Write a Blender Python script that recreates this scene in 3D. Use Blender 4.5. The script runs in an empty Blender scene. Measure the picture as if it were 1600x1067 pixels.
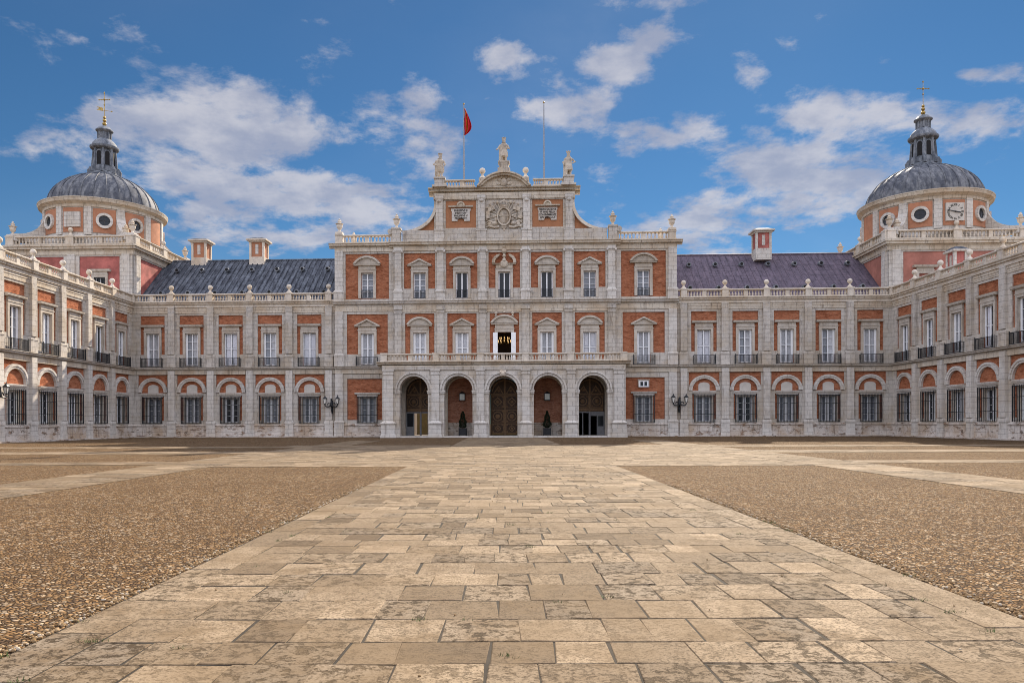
import bpy, bmesh, math, random
from mathutils import Vector, Matrix
random.seed(7)
R = math.radians
PI = math.pi
C = bpy.context.scene.collection
SC = bpy.context.scene

# ------------------------------------------------------------------ camera, sky, sun, exposure
EYE = 1.48
cam_d = bpy.data.cameras.new('camera')
cam_d.sensor_width = 36.0
cam_d.lens = 1165 / 1600 * 36
cam_d.shift_x = (800 - 783) / 1600
cam_d.shift_y = (659.56 - 533.5) / 1600
cam_d.clip_start = 0.1
cam_d.clip_end = 3000
cam = bpy.data.objects.new('camera', cam_d)
C.objects.link(cam)
cam.matrix_world = Matrix.Translation((0, -76.4, EYE)) @ Matrix.Rotation(R(90), 4, 'X') @ Matrix.Rotation(R(-0.164), 4, 'Z')
SC.camera = cam
SC.render.resolution_x, SC.render.resolution_y = 1024, 682

SUN_AZ, SUN_EL = R(20.0), R(33.7)          # azimuth measured from +Y towards +X
SUN_DIR = Vector((math.sin(SUN_AZ) * math.cos(SUN_EL), math.cos(SUN_AZ) * math.cos(SUN_EL), math.sin(SUN_EL)))
sun_d = bpy.data.lights.new('sun', 'SUN')
sun_d.energy = 5.0
sun_d.angle = R(0.5)
sun_d.color = (1.0, 0.88, 0.71)
sun = bpy.data.objects.new('sun', sun_d)
C.objects.link(sun)
sun.rotation_euler = SUN_DIR.to_track_quat('Z', 'Y').to_euler()

SC.view_settings.view_transform = 'Standard'
SC.view_settings.look = 'None'
SC.view_settings.exposure = 0.93
SC.view_settings.gamma = 1.0
SC.cycles.filter_width = 0.95

world = bpy.data.worlds.new('World')
SC.world = world
world.use_nodes = True
wt = world.node_tree
wt.nodes.clear()


class NT:
    """tiny node tree writer"""
    def __init__(s, tree):
        s.t = tree

    def n(s, typ, **kw):
        nd = s.t.nodes.new(typ)
        for k, v in kw.items():
            setattr(nd, k, v)
        return nd

    def put(s, sock, v):
        if v is None:
            return
        if hasattr(v, 'is_output'):
            s.t.links.new(v, sock)
        elif isinstance(v, (tuple, list)) and len(v) == 3 and sock.type == 'RGBA':
            sock.default_value = (*v, 1)
        else:
            sock.default_value = v

    def math(s, op, a, b=None, c=None, clamp=False):
        nd = s.n('ShaderNodeMath', operation=op, use_clamp=clamp)
        for i, v in enumerate((a, b, c)):
            s.put(nd.inputs[i], v)
        return nd.outputs[0]

    def vmath(s, op, a, b=None, out=0):
        nd = s.n('ShaderNodeVectorMath', operation=op)
        s.put(nd.inputs[0], a)
        s.put(nd.inputs[1], b)
        return nd.outputs[out]

    def mix(s, f, a, b, mode='MIX'):
        nd = s.n('ShaderNodeMix', data_type='RGBA', blend_type=mode)
        s.put(nd.inputs[0], f)
        s.put(nd.inputs[6], a)
        s.put(nd.inputs[7], b)
        return nd.outputs[2]

    def ramp(s, f, lo, hi, smooth=True):
        nd = s.n('ShaderNodeMapRange')
        nd.interpolation_type = 'SMOOTHSTEP' if smooth else 'LINEAR'
        s.put(nd.inputs[0], f)
        s.put(nd.inputs[1], lo)
        s.put(nd.inputs[2], hi)
        return nd.outputs[0]

    def noise(s, vec, scale, detail=4, rough=0.6, out=0, distortion=0.0):
        nd = s.n('ShaderNodeTexNoise')
        s.put(nd.inputs['Vector'], vec)
        nd.inputs['Scale'].default_value = scale
        nd.inputs['Detail'].default_value = detail
        nd.inputs['Roughness'].default_value = rough
        nd.inputs['Distortion'].default_value = distortion
        return nd.outputs[out]

    def scale(s, vec, sc):
        nd = s.n('ShaderNodeMapping')
        s.put(nd.inputs[0], vec)
        nd.inputs['Scale'].default_value = sc
        return nd.outputs[0]


def build_world():
    w = NT(wt)
    sky = w.n('ShaderNodeTexSky', sky_type='NISHITA')
    sky.sun_disc = False
    sky.sun_elevation = SUN_EL
    sky.sun_rotation = SUN_AZ
    sky.air_density = 1.0
    sky.dust_density = 0.05
    sky.ozone_density = 2.5
    sky.altitude = 500
    tc = w.n('ShaderNodeTexCoord')
    d = tc.outputs['Generated']
    sep = w.n('ShaderNodeSeparateXYZ')
    w.put(sep.inputs[0], d)
    x, y, z = sep.outputs
    # a cloud sheet far overhead: direction projected on a tilted plane, so clouds foreshorten towards the horizon
    zz = w.math('MAXIMUM', z, 0.02)
    den = w.math('ADD', zz, 0.22)
    cu = w.math('DIVIDE', x, den)
    cv = w.math('DIVIDE', y, den)
    cmb = w.n('ShaderNodeCombineXYZ')
    w.put(cmb.inputs[0], cu)
    w.put(cmb.inputs[1], cv)
    n1 = w.noise(cmb.outputs[0], 4.2, 10, 0.64, distortion=0.15)
    n2 = w.noise(cmb.outputs[0], 1.1, 2, 0.5)
    n3 = w.noise(w.scale(cmb.outputs[0], (1.0, 1.0, 1.0)), 11.0, 5, 0.6)
    # cloud fields by compass direction (px offsets of the field centre / focal length)
    fields = [(330, 210, 220, 85, 1.15), (200, 190, 100, 50, .9), (430, 315, 210, 80, 1.1), (560, 200, 100, 60, .75), (640, 270, 80, 70, .7), (600, 340, 140, 60, .7), (785, 88, 52, 34, 1.6), (970, 108, 52, 32, 1.1), (1040, 60, 55, 34, .8),
              (1170, 118, 32, 25, .95), (900, 170, 80, 36, 1.1), (1040, 205, 95, 36, 1.15), (1260, 270, 170, 75, 1.0), (1330, 195, 130, 50, .95),
              (1530, 205, 150, 52, .95), (1120, 345, 160, 60, .9), (950, 285, 70, 30, .6), (660, 165, 45, 45, .8), (1580, 120, 60, 30, .4), (1000, 290, 80, 30, .6), (1390, 97, 30, 14, .7), (1520, 118, 32, 12, .6), (60, 310, 60, 30, .35),
              (180, 60, 230, 40, .28), (530, 50, 70, 40, .22), (1010, 5, 120, 18, .6)]
    tot = None
    yy = w.math('MAXIMUM', y, 0.05)
    px = w.math('DIVIDE', x, yy)
    pz = w.math('DIVIDE', z, yy)
    for fx, fy, sx, sy, amp in fields:
        a = w.math('MULTIPLY', w.math('SUBTRACT', px, (fx - 783) / 1165), 1165 / sx)
        b = w.math('MULTIPLY', w.math('SUBTRACT', pz, (660 - fy) / 1165), 1165 / sy)
        r2 = w.math('ADD', w.math('MULTIPLY', a, a), w.math('MULTIPLY', b, b))
        g = w.math('MULTIPLY', w.math('POWER', 2.718, w.math('MULTIPLY', r2, -0.9)), amp)
        tot = g if tot is None else w.math('MAXIMUM', tot, g)
    front = w.ramp(y, 0.25, 0.45)
    # extra clouds added out of view, overhead and behind, as fill light for the facade
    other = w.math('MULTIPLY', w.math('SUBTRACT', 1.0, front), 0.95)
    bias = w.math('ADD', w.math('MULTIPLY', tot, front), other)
    dens = w.math('ADD', w.math('MULTIPLY', bias, 0.50), w.math('MULTIPLY', w.math('SUBTRACT', n1, 0.5), 1.9))
    dens = w.math('ADD', dens, w.math('MULTIPLY', w.math('SUBTRACT', n3, 0.5), 0.5))
    alpha = w.ramp(dens, 0.15, 0.50)
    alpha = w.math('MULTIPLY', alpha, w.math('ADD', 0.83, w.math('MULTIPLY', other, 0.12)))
    veil = w.math('MULTIPLY', w.ramp(n2, 0.4, 0.75), 0.10)
    alpha = w.math('MAXIMUM', alpha, veil)
    alpha = w.math('MULTIPLY', alpha, w.ramp(z, 0.0, 0.12))
    thick = w.ramp(w.noise(cmb.outputs[0], 5.0, 6, 0.6), 0.35, 0.65)
    cloud = w.mix(thick, (2.0, 2.15, 2.75), (3.4, 3.35, 3.6))
    bright = w.math('ADD', 1.0, w.math('MULTIPLY', other, w.math('ADD', CLOUD_FILL, w.math('MULTIPLY', w.math('MAXIMUM', z, 0.0), 1.3))))
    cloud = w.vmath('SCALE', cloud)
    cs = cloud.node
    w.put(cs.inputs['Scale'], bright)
    skyc = w.mix(1.0, sky.outputs[0], SKY_TINT, 'MULTIPLY')
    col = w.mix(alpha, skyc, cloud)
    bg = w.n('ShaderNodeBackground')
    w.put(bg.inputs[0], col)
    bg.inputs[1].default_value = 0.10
    out = w.n('ShaderNodeOutputWorld')
    w.t.links.new(bg.outputs[0], out.inputs[0])


CLOUD_FILL = 1.7  # added brightness of the unseen clouds that fill the shaded facade
SKY_TINT = (0.185, 0.315, 0.395)
build_world()

# ------------------------------------------------------------------ materials
MATS = {}


def new_mat(name):
    m = bpy.data.materials.new(name)
    m.use_nodes = True
    m.node_tree.nodes.clear()
    MATS[name] = m
    return NT(m.node_tree)


def finish(w, col, rough=0.8, bump=None, bstr=0.3, bdist=0.02, metal=0.0, spec=0.3, emit=None, estr=0):
    b = w.n('ShaderNodeBsdfPrincipled')
    w.put(b.inputs['Base Color'], col)
    w.put(b.inputs['Roughness'], rough)
    b.inputs['Metallic'].default_value = metal
    b.inputs['Specular IOR Level'].default_value = spec
    if emit is not None:
        w.put(b.inputs['Emission Color'], emit)
        b.inputs['Emission Strength'].default_value = estr
    if bump is not None:
        bn = w.n('ShaderNodeBump')
        bn.inputs['Strength'].default_value = bstr
        bn.inputs['Distance'].default_value = bdist
        w.put(bn.inputs['Height'], bump)
        w.t.links.new(bn.outputs[0], b.inputs['Normal'])
    o = w.n('ShaderNodeOutputMaterial')
    w.t.links.new(b.outputs[0], o.inputs[0])


def stone_mat(name, light, warm, grey, joints=True, row=0.43, wid=0.95, dirt=0.5, mortar=0.015, erosion=0.0):
    w = new_mat(name)
    pos = w.n('ShaderNodeNewGeometry').outputs['Position']
    rnd = w.n('ShaderNodeObjectInfo').outputs['Random']
    big = w.noise(pos, 0.45, 4, 0.65)
    mid = w.noise(pos, 2.2, 5, 0.7)
    fine = w.noise(pos, 14, 4, 0.7)
    col = w.mix(w.ramp(big, 0.40, 0.66), light, warm)
    col = w.mix(w.math('MULTIPLY', w.ramp(mid, 0.46, 0.72), 0.7), col, grey)
    h = fine
    if joints:
        uv = w.n('ShaderNodeTexCoord').outputs['UV']
        br = w.n('ShaderNodeTexBrick')
        br.offset = 0.5
        w.put(br.inputs['Vector'], uv)
        br.inputs['Color1'].default_value = (0.60, 0.60, 0.60, 1)
        br.inputs['Color2'].default_value = (1.0, 1.0, 1.0, 1)
        br.inputs['Mortar'].default_value = (0.0, 0.0, 0.0, 1)
        br.inputs['Scale'].default_value = 1.0
        br.inputs['Mortar Size'].default_value = mortar
        br.inputs['Mortar Smooth'].default_value = 0.2
        br.inputs['Bias'].default_value = 0.25
        br.inputs['Brick Width'].default_value = wid
        br.inputs['Row Height'].default_value = row
        col = w.mix(0.15, col, br.outputs[0], 'MULTIPLY')
        col = w.mix(w.math('MULTIPLY', br.outputs['Fac'], 0.48), col, (0.11, 0.09, 0.075))
        h = w.math('SUBTRACT', w.math('MULTIPLY', fine, 0.4), w.math('MULTIPLY', br.outputs['Fac'], 1.0))
    # run-off streaks and lichen
    st = w.noise(w.scale(pos, (2.6, 2.6, 0.22)), 1.4, 5, 0.65)
    col = w.mix(w.math('MULTIPLY', w.ramp(st, 0.54, 0.74), dirt), col, (0.17, 0.13, 0.10))
    sp = w.noise(pos, 5.5, 6, 0.75)
    col = w.mix(w.math('MULTIPLY', w.ramp(sp, 0.62, 0.72), dirt), col, (0.12, 0.10, 0.085))
    if erosion:
        er = w.noise(w.scale(pos, (0.9, 0.9, 1.9)), 1.5, 7, 0.72)
        em = w.ramp(er, 0.54, 0.60)
        col = w.mix(w.math('MULTIPLY', em, erosion), col, w.mix(w.ramp(mid, 0.4, 0.6), (0.085, 0.060, 0.045), (0.27, 0.155, 0.085)))
        h = w.math('SUBTRACT', h, em)
    col = w.mix(0.22, col, w.mix(w.ramp(fine, 0.3, 0.7), (0.45, 0.42, 0.40), (1, 1, 1)), 'MULTIPLY')
    tint = w.math('ADD', 0.92, w.math('MULTIPLY', rnd, 0.12))
    hs = w.n('ShaderNodeHueSaturation')
    w.put(hs.inputs['Value'], tint)
    w.put(hs.inputs['Color'], col)
    finish(w, hs.outputs[0], 0.9, h, 0.5, 0.02, spec=0.08)


def brick_mat(name, c1, c2, mort, w_=0.27, h_=0.062):
    w = new_mat(name)
    pos = w.n('ShaderNodeNewGeometry').outputs['Position']
    uv = w.n('ShaderNodeTexCoord').outputs['UV']
    br = w.n('ShaderNodeTexBrick')
    w.put(br.inputs['Vector'], uv)
    br.inputs['Color1'].default_value = (*c1, 1)
    br.inputs['Color2'].default_value = (*c2, 1)
    br.inputs['Mortar'].default_value = (*mort, 1)
    br.inputs['Scale'].default_value = 1
    br.inputs['Mortar Size'].default_value = 0.006
    br.inputs['Brick Width'].default_value = w_
    br.inputs['Row Height'].default_value = h_
    a = w.noise(w.scale(pos, (1.0, 1.0, 3.0)), 1.3, 5, 0.7)
    b = w.noise(w.scale(pos, (2.0, 2.0, 9.0)), 2.0, 4, 0.7)
    col = w.mix(w.math('MULTIPLY', w.ramp(a, 0.40, 0.66), 0.75), br.outputs[0], tuple(v * 0.5 for v in c1))
    col = w.mix(w.math('MULTIPLY', w.ramp(b, 0.48, 0.70), 0.52), col, tuple(min(1, v * 1.7 + .03) for v in c2))
    h = w.math('SUBTRACT', w.math('MULTIPLY', b, 0.5), br.outputs['Fac'])
    finish(w, col, 0.95, h, 0.5, 0.012, spec=0.05)


def plain_mat(name, c, var=0.25, rough=0.6, metal=0.0, sc=3.0, spec=0.3, bstr=0.2, emit=None, estr=0, rnd=0.0):
    w = new_mat(name)
    pos = w.n('ShaderNodeNewGeometry').outputs['Position']
    a = w.noise(pos, sc, 5, 0.65)
    col = w.mix(w.ramp(a, 0.3, 0.75), tuple(v * (1 - var) for v in c), tuple(min(1, v * (1 + var * 0.6)) for v in c))
    if rnd:
        hs = w.n('ShaderNodeHueSaturation')
        w.put(hs.inputs['Value'], w.math('ADD', 1 - rnd, w.math('MULTIPLY', w.n('ShaderNodeObjectInfo').outputs['Random'], 2 * rnd)))
        w.put(hs.inputs['Color'], col)
        col = hs.outputs[0]
    finish(w, col, rough, a, bstr, 0.01, metal, spec, emit, estr)


stone_mat('stone', (0.60, 0.555, 0.50), (0.51, 0.435, 0.345), (0.37, 0.34, 0.315), dirt=0.68)
stone_mat('stone_warm', (0.66, 0.59, 0.49), (0.56, 0.45, 0.33), (0.40, 0.335, 0.275), row=0.5, wid=1.2, dirt=0.8, mortar=0.018)
stone_mat('stone_white', (0.66, 0.62, 0.57), (0.58, 0.515, 0.44), (0.44, 0.41, 0.38), dirt=0.5)
stone_mat('stone_plain', (0.70, 0.63, 0.54), (0.61, 0.51, 0.39), (0.45, 0.39, 0.34), joints=False, dirt=0.55)
stone_mat('stone_dressed', (0.57, 0.515, 0.445), (0.47, 0.40, 0.32), (0.34, 0.30, 0.265), joints=False, dirt=0.6)
stone_mat('stone_statue', (0.62, 0.55, 0.46), (0.46, 0.36, 0.25), (0.22, 0.185, 0.16), joints=False, dirt=0.9)
stone_mat('stone_plinth', (0.66, 0.60, 0.54), (0.50, 0.39, 0.29), (0.35, 0.30, 0.27), row=0.55, wid=1.5, dirt=0.85, erosion=0.8)
brick_mat('brick', (0.30, 0.089, 0.041), (0.395, 0.142, 0.068), (0.38, 0.25, 0.17))
brick_mat('brick_niche', (0.33, 0.13, 0.075), (0.40, 0.17, 0.10), (0.40, 0.30, 0.24))
plain_mat('plaster_orange', (0.44, 0.20, 0.115), 0.18, 0.9, sc=1.5)
plain_mat('plaster_rose', (0.42, 0.135, 0.115), 0.42, 0.9, sc=0.9)
plain_mat('plaster_ochre', (0.38, 0.17, 0.085), 0.12, 0.9, sc=2)
plain_mat('plaster_panel', (0.52, 0.48, 0.43), 0.12, 0.9, sc=2)
plain_mat('white_paint', (0.84, 0.845, 0.86), 0.08, 0.5, sc=4)
plain_mat('blind', (0.48, 0.485, 0.51), 0.18, 0.6, sc=5, rnd=.28)
plain_mat('grey_paint', (0.26, 0.26, 0.27), 0.15, 0.6, sc=4)
plain_mat('shutter_white', (0.60, 0.61, 0.66), 0.1, 0.6, sc=5, rnd=.12)
plain_mat('iron', (0.018, 0.020, 0.024), 0.3, 0.5, sc=6)
plain_mat('dark_void', (0.012, 0.011, 0.012), 0.2, 0.8)
plain_mat('gold', (0.42, 0.29, 0.10), 0.4, 0.45, 1.0, sc=6)
plain_mat('brass', (0.16, 0.10, 0.035), 0.3, 0.5, 0.6)
plain_mat('plaster_salmon', (0.40, 0.165, 0.125), 0.25, 0.9, sc=0.9)
plain_mat('pole_metal', (0.28, 0.28, 0.29), 0.2, 0.45, 0.6)
plain_mat('planter_wood', (0.055, 0.055, 0.06), 0.3, 0.7, sc=9)
plain_mat('lamp_glass', (0.72, 0.70, 0.64), 0.15, 0.15, spec=0.6)
plain_mat('flag_red', (0.50, 0.012, 0.02), 0.15, 0.8)
plain_mat('flag_yellow', (0.62, 0.33, 0.02), 0.15, 0.8)
plain_mat('inscription', (0.05, 0.045, 0.04), 0.3, 0.9)
plain_mat('bulb', (0.9, 0.7, 0.4), 0.1, 0.5, emit=(1.0, 0.62, 0.25), estr=.5)
plain_mat('room', (0.16, 0.11, 0.08), 0.3, 0.8)
plain_mat('courtyard_wall', (0.62, 0.46, 0.20), 0.2, 0.9)
plain_mat('leaf', (0.022, 0.040, 0.018), 0.5, 0.6, sc=25)


def glass_mat(name, c, rough):
    w = new_mat(name)
    pos = w.n('ShaderNodeNewGeometry').outputs['Position']
    a = w.noise(pos, 1.1, 3)
    finish(w, w.mix(a, c, tuple(v * 2.2 for v in c)), rough, a, 0.05, 0.02, spec=0.28)


glass_mat('glass_dark', (0.018, 0.020, 0.024), 0.12)
glass_mat('glass_grey', (0.16, 0.17, 0.19), 0.2)


def wood_mat():
    w = new_mat('door_wood')
    pos = w.n('ShaderNodeNewGeometry').outputs['Position']
    a = w.noise(w.scale(pos, (6, 6, 0.7)), 2.5, 5, 0.65)
    b = w.noise(pos, 7, 5, 0.7)
    col = w.mix(w.ramp(a, 0.35, 0.7), (0.035, 0.018, 0.010), (0.10, 0.052, 0.026))
    col = w.mix(w.math('MULTIPLY', w.ramp(b, 0.5, 0.7), 0.5), col, (0.14, 0.085, 0.04))
    finish(w, col, 0.5, b, 0.4, 0.02)


wood_mat()
plain_mat('wood_relief_lit', (0.22, 0.125, 0.058), 0.35, 0.5, sc=7)  # paler tone puts the highlights of the door carving into the colour


def lead_mat(name, c, streak, gridw=None):
    w = new_mat(name)
    pos = w.n('ShaderNodeNewGeometry').outputs['Position']
    a = w.noise(w.scale(pos, (2.4, 0.5, 0.5)), 1.1, 5, 0.65)
    b = w.noise(pos, 2.6, 5, 0.7)
    col = w.mix(w.ramp(a, 0.38, 0.66), c, streak)
    col = w.mix(w.math('MULTIPLY', w.ramp(b, 0.42, 0.7), 0.6), col, tuple(v * 0.42 for v in c))
    h = b
    if gridw:
        uv = w.n('ShaderNodeTexCoord').outputs['UV']
        br = w.n('ShaderNodeTexBrick')
        br.offset = 0.5
        w.put(br.inputs['Vector'], uv)
        br.inputs['Color1'].default_value = (0.7, 0.7, 0.7, 1)
        br.inputs['Color2'].default_value = (1, 1, 1, 1)
        br.inputs['Mortar'].default_value = (0.25, 0.25, 0.25, 1)
        br.inputs['Scale'].default_value = 1
        br.inputs['Mortar Size'].default_value = 0.03
        br.inputs['Brick Width'].default_value = gridw[0]
        br.inputs['Row Height'].default_value = gridw[1]
        col = w.mix(0.5, col, br.outputs[0], 'MULTIPLY')
        h = w.math('SUBTRACT', b, br.outputs['Fac'])
    finish(w, col, 0.7, h, 0.35, 0.02, metal=0.0, spec=0.12)


lead_mat('roof_lead', (0.058, 0.063, 0.078), (0.15, 0.165, 0.195))
lead_mat('roof_purple', (0.120, 0.098, 0.128), (0.165, 0.13, 0.165), (0.7, 0.9))
lead_mat('dome_lead', (0.085, 0.092, 0.112), (0.22, 0.225, 0.24))
lead_mat('lantern_lead', (0.13, 0.145, 0.172), (0.27, 0.285, 0.31))


def gravel_mat():
    w = new_mat('gravel')
    pos = w.n('ShaderNodeNewGeometry').outputs['Position']
    wob = w.noise(pos, 3.0, 2, 0.5, out=1)
    vec = w.vmath('ADD', pos, w.vmath('SCALE', wob))
    vec.node.inputs[1].links[0].from_node.inputs['Scale'].default_value = 0.06
    vo = w.n('ShaderNodeTexVoronoi', feature='F1')
    w.put(vo.inputs['Vector'], w.scale(vec, (26, 34, 26)))
    vo.inputs['Scale'].default_value = 1.0
    vo.inputs['Randomness'].default_value = 0.95
    ve = w.n('ShaderNodeTexVoronoi', feature='DISTANCE_TO_EDGE')
    w.put(ve.inputs['Vector'], w.scale(vec, (26, 34, 26)))
    ve.inputs['Scale'].default_value = 1.0
    ve.inputs['Randomness'].default_value = 0.95
    sp = w.n('ShaderNodeSeparateColor')
    w.put(sp.inputs[0], vo.outputs['Color'])
    r, g, b = sp.outputs
    col = w.mix(r, (0.180, 0.098, 0.040), (0.385, 0.240, 0.120))
    col = w.mix(w.ramp(g, 0.72, 0.8), col, (0.50, 0.385, 0.26))
    col = w.mix(w.ramp(b, 0.74, 0.82), col, (0.085, 0.055, 0.036))
    big = w.noise(pos, 0.35, 5, 0.65)
    col = w.mix(w.math('MULTIPLY', w.ramp(big, 0.4, 0.7), 0.45), col, (0.17, 0.10, 0.05))
    dust = w.noise(w.scale(pos, (1.0, 0.35, 1.0)), 0.9, 6, 0.7)
    col = w.mix(w.math('MULTIPLY', w.ramp(dust, 0.54, 0.74), 0.3), col, (0.28, 0.18, 0.09))
    edge = w.ramp(ve.outputs['Distance'], 0.0, 0.17)
    col = w.mix(edge, (0.035, 0.021, 0.011), col)
    dome = w.math('SUBTRACT', 1.0, w.math('MULTIPLY', vo.outputs['Distance'], vo.outputs['Distance']))
    h = w.math('ADD', w.math('MULTIPLY', dome, 0.8), w.math('MULTIPLY', r, 0.45))
    h = w.math('MULTIPLY', h, edge)
    finish(w, col, 0.9, h, 1.0, 0.03, spec=0.06)


gravel_mat()


def slab_mat():
    w = new_mat('slab_stone')
    pos = w.n('ShaderNodeNewGeometry').outputs['Position']
    at = w.n('ShaderNodeAttribute')
    at.attribute_name = 'tone'
    sp = w.n('ShaderNodeSeparateColor')
    w.put(sp.inputs[0], at.outputs['Color'])
    r, g, b = sp.outputs
    off = w.vmath('SCALE', at.outputs['Color'])
    off.node.inputs['Scale'].default_value = 50
    v = w.vmath('ADD', pos, off)
    col = w.mix(r, (0.120, 0.085, 0.053), (0.34, 0.258, 0.172))
    col = w.mix(w.math('MULTIPLY', w.ramp(b, 0.55, 1.0), 0.55), col, (0.19, 0.155, 0.118))
    n1 = w.noise(v, 2.3, 6, 0.7)
    n2 = w.noise(v, 11.0, 6, 0.75)
    n3 = w.noise(v, 45.0, 4, 0.7)
    col = w.mix(w.math('MULTIPLY', w.ramp(n1, 0.42, 0.68), w.math('ADD', 0.35, w.math('MULTIPLY', g, 0.55))), col, (0.145, 0.098, 0.055))
    pit = w.math('MULTIPLY', w.ramp(n2, 0.51, 0.60), w.math('ADD', 0.25, w.math('MULTIPLY', w.ramp(b, 0.35, 0.9), 0.75)))
    col = w.mix(pit, col, (0.055, 0.038, 0.022))
    col = w.mix(w.math('MULTIPLY', w.ramp(n3, 0.47, 0.62), 0.8), col, (0.075, 0.053, 0.033))
    wear = w.noise(pos, 0.55, 5, 0.7)
    col = w.mix(w.math('MULTIPLY', w.ramp(wear, 0.46, 0.66), 0.6), col, (0.17, 0.118, 0.068))
    h = w.math('ADD', w.math('MULTIPLY', n3, 0.35), w.math('MULTIPLY', w.math('SUBTRACT', 1.0, pit), 0.9))
    finish(w, col, 0.85, h, 0.7, 0.014, spec=0.08)


slab_mat()
plain_mat('mortar_dirt', (0.035, 0.026, 0.017), 0.4, 0.95, sc=5)


# ------------------------------------------------------------------ mesh helpers
class MB:
    def __init__(s):
        s.v, s.f, s.tone, s.mi = [], [], [], []
        s.m = 0

    def add(s, verts, faces, tone=None):
        o = len(s.v)
        s.v.extend(verts)
        for f in faces:
            s.f.append(tuple(i + o for i in f))
            s.tone.append(tone)
            s.mi.append(s.m)
        return s

    def box(s, x0, x1, y0, y1, z0, z1, tone=None):
        v = [(x0, y0, z0), (x1, y0, z0), (x1, y1, z0), (x0, y1, z0), (x0, y0, z1), (x1, y0, z1), (x1, y1, z1), (x0, y1, z1)]
        return s.add(v, [(0, 3, 2, 1), (4, 5, 6, 7), (0, 1, 5, 4), (1, 2, 6, 5), (2, 3, 7, 6), (3, 0, 4, 7)], tone)

    def pb(s, x0, x1, p0, p1, z0, z1):
        """box by protrusion: p1 is the front"""
        return s.box(x0, x1, -p1, -p0, z0, z1)

    def frustum(s, cx, cy, z0, z1, a0, b0, a1, b1):
        v = [(cx - a0, cy - b0, z0), (cx + a0, cy - b0, z0), (cx + a0, cy + b0, z0), (cx - a0, cy + b0, z0),
             (cx - a1, cy - b1, z1), (cx + a1, cy - b1, z1), (cx + a1, cy + b1, z1), (cx - a1, cy + b1, z1)]
        return s.add(v, [(0, 3, 2, 1), (4, 5, 6, 7), (0, 1, 5, 4), (1, 2, 6, 5), (2, 3, 7, 6), (3, 0, 4, 7)])

    def prism(s, pts, y0, y1):
        """xz outline (counter-clockwise seen from -y) between depths y0 (front) and y1"""
        n = len(pts)
        v = [(x, y0, z) for x, z in pts] + [(x, y1, z) for x, z in pts]
        f = [tuple(range(n)), tuple(range(2 * n - 1, n - 1, -1))]
        for i in range(n):
            j = (i + 1) % n
            f.append((i, i + n, j + n, j))
        return s.add(v, f)

    def strip(s, a, b, y0, y1, close=False):
        """band between two xz polylines a (outer) and b (inner)"""
        n = len(a)
        v = [(x, y0, z) for x, z in a] + [(x, y0, z) for x, z in b] + [(x, y1, z) for x, z in a] + [(x, y1, z) for x, z in b]
        f = []
        rng = range(n) if close else range(n - 1)
        for i in rng:
            j = (i + 1) % n
            f += [(i, j, n + j, n + i), (2 * n + j, 2 * n + i, 3 * n + i, 3 * n + j), (i, 2 * n + i, 2 * n + j, j), (n + i, n + j, 3 * n + j, 3 * n + i)]
        if not close:
            f += [(0, n, 3 * n, 2 * n), (n - 1, 3 * n - 1, 4 * n - 1, 2 * n - 1)]
        return s.add(v, f)

    def profile(s, pts, x0, x1):
        """(p,z) outline swept along x"""
        n = len(pts)
        v = [(x0, -p, z) for p, z in pts] + [(x1, -p, z) for p, z in pts]
        f = [tuple(range(n)), tuple(range(2 * n - 1, n - 1, -1))]
        for i in range(n):
            j = (i + 1) % n
            f.append((i, i + n, j + n, j))
        return s.add(v, f)

    def lathe(s, prof, seg=16, c=(0, 0, 0), a0=0.0, a1=2 * PI):
        full = abs(a1 - a0 - 2 * PI) < 1e-6
        n = seg if full else seg + 1
        v, f = [], []
        for r, z in prof:
            for k in range(n):
                a = a0 + (a1 - a0) * k / seg
                v.append((c[0] + r * math.sin(a), c[1] - r * math.cos(a), c[2] + z))
        for i in range(len(prof) - 1):
            for k in range(seg):
                k2 = (k + 1) % n
                f.append((i * n + k, i * n + k2, (i + 1) * n + k2, (i + 1) * n + k))
        if full:
            if prof[0][0] > 1e-4:
                f.append(tuple(range(n - 1, -1, -1)))
            if prof[-1][0] > 1e-4:
                f.append(tuple((len(prof) - 1) * n + k for k in range(n)))
        return s.add(v, f)

    def tube(s, path, rad, seg=8):
        path = [Vector(p) for p in path]
        rads = rad if isinstance(rad, (list, tuple)) else [rad] * len(path)
        v, f = [], []
        for i, p in enumerate(path):
            d = (path[min(i + 1, len(path) - 1)] - path[max(i - 1, 0)]).normalized()
            u = d.orthogonal().normalized()
            if abs(d.z) < 0.95:
                u = d.cross(Vector((0, 0, 1))).normalized()
            w = d.cross(u).normalized()
            for k in range(seg):
                a = 2 * PI * k / seg
                v.append(tuple(p + u * math.cos(a) * rads[i] + w * math.sin(a) * rads[i]))
        for i in range(len(path) - 1):
            for k in range(seg):
                k2 = (k + 1) % seg
                f.append((i * seg + k, (i + 1) * seg + k, (i + 1) * seg + k2, i * seg + k2))
        f.append(tuple(range(seg)))
        f.append(tuple((len(path) - 1) * seg + k for k in range(seg - 1, -1, -1)))
        return s.add(v, f)

    def ball(s, c, r, seg=12, rings=8, sx=1, sy=1, sz=1):
        prof = [(max(1e-5, math.sin(PI * i / rings)), -math.cos(PI * i / rings)) for i in range(rings + 1)]
        m = MB().lathe(prof, seg)
        return s.add([(c[0] + x * r * sx, c[1] + y * r * sy, c[2] + z * r * sz) for x, y, z in m.v], m.f)

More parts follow.
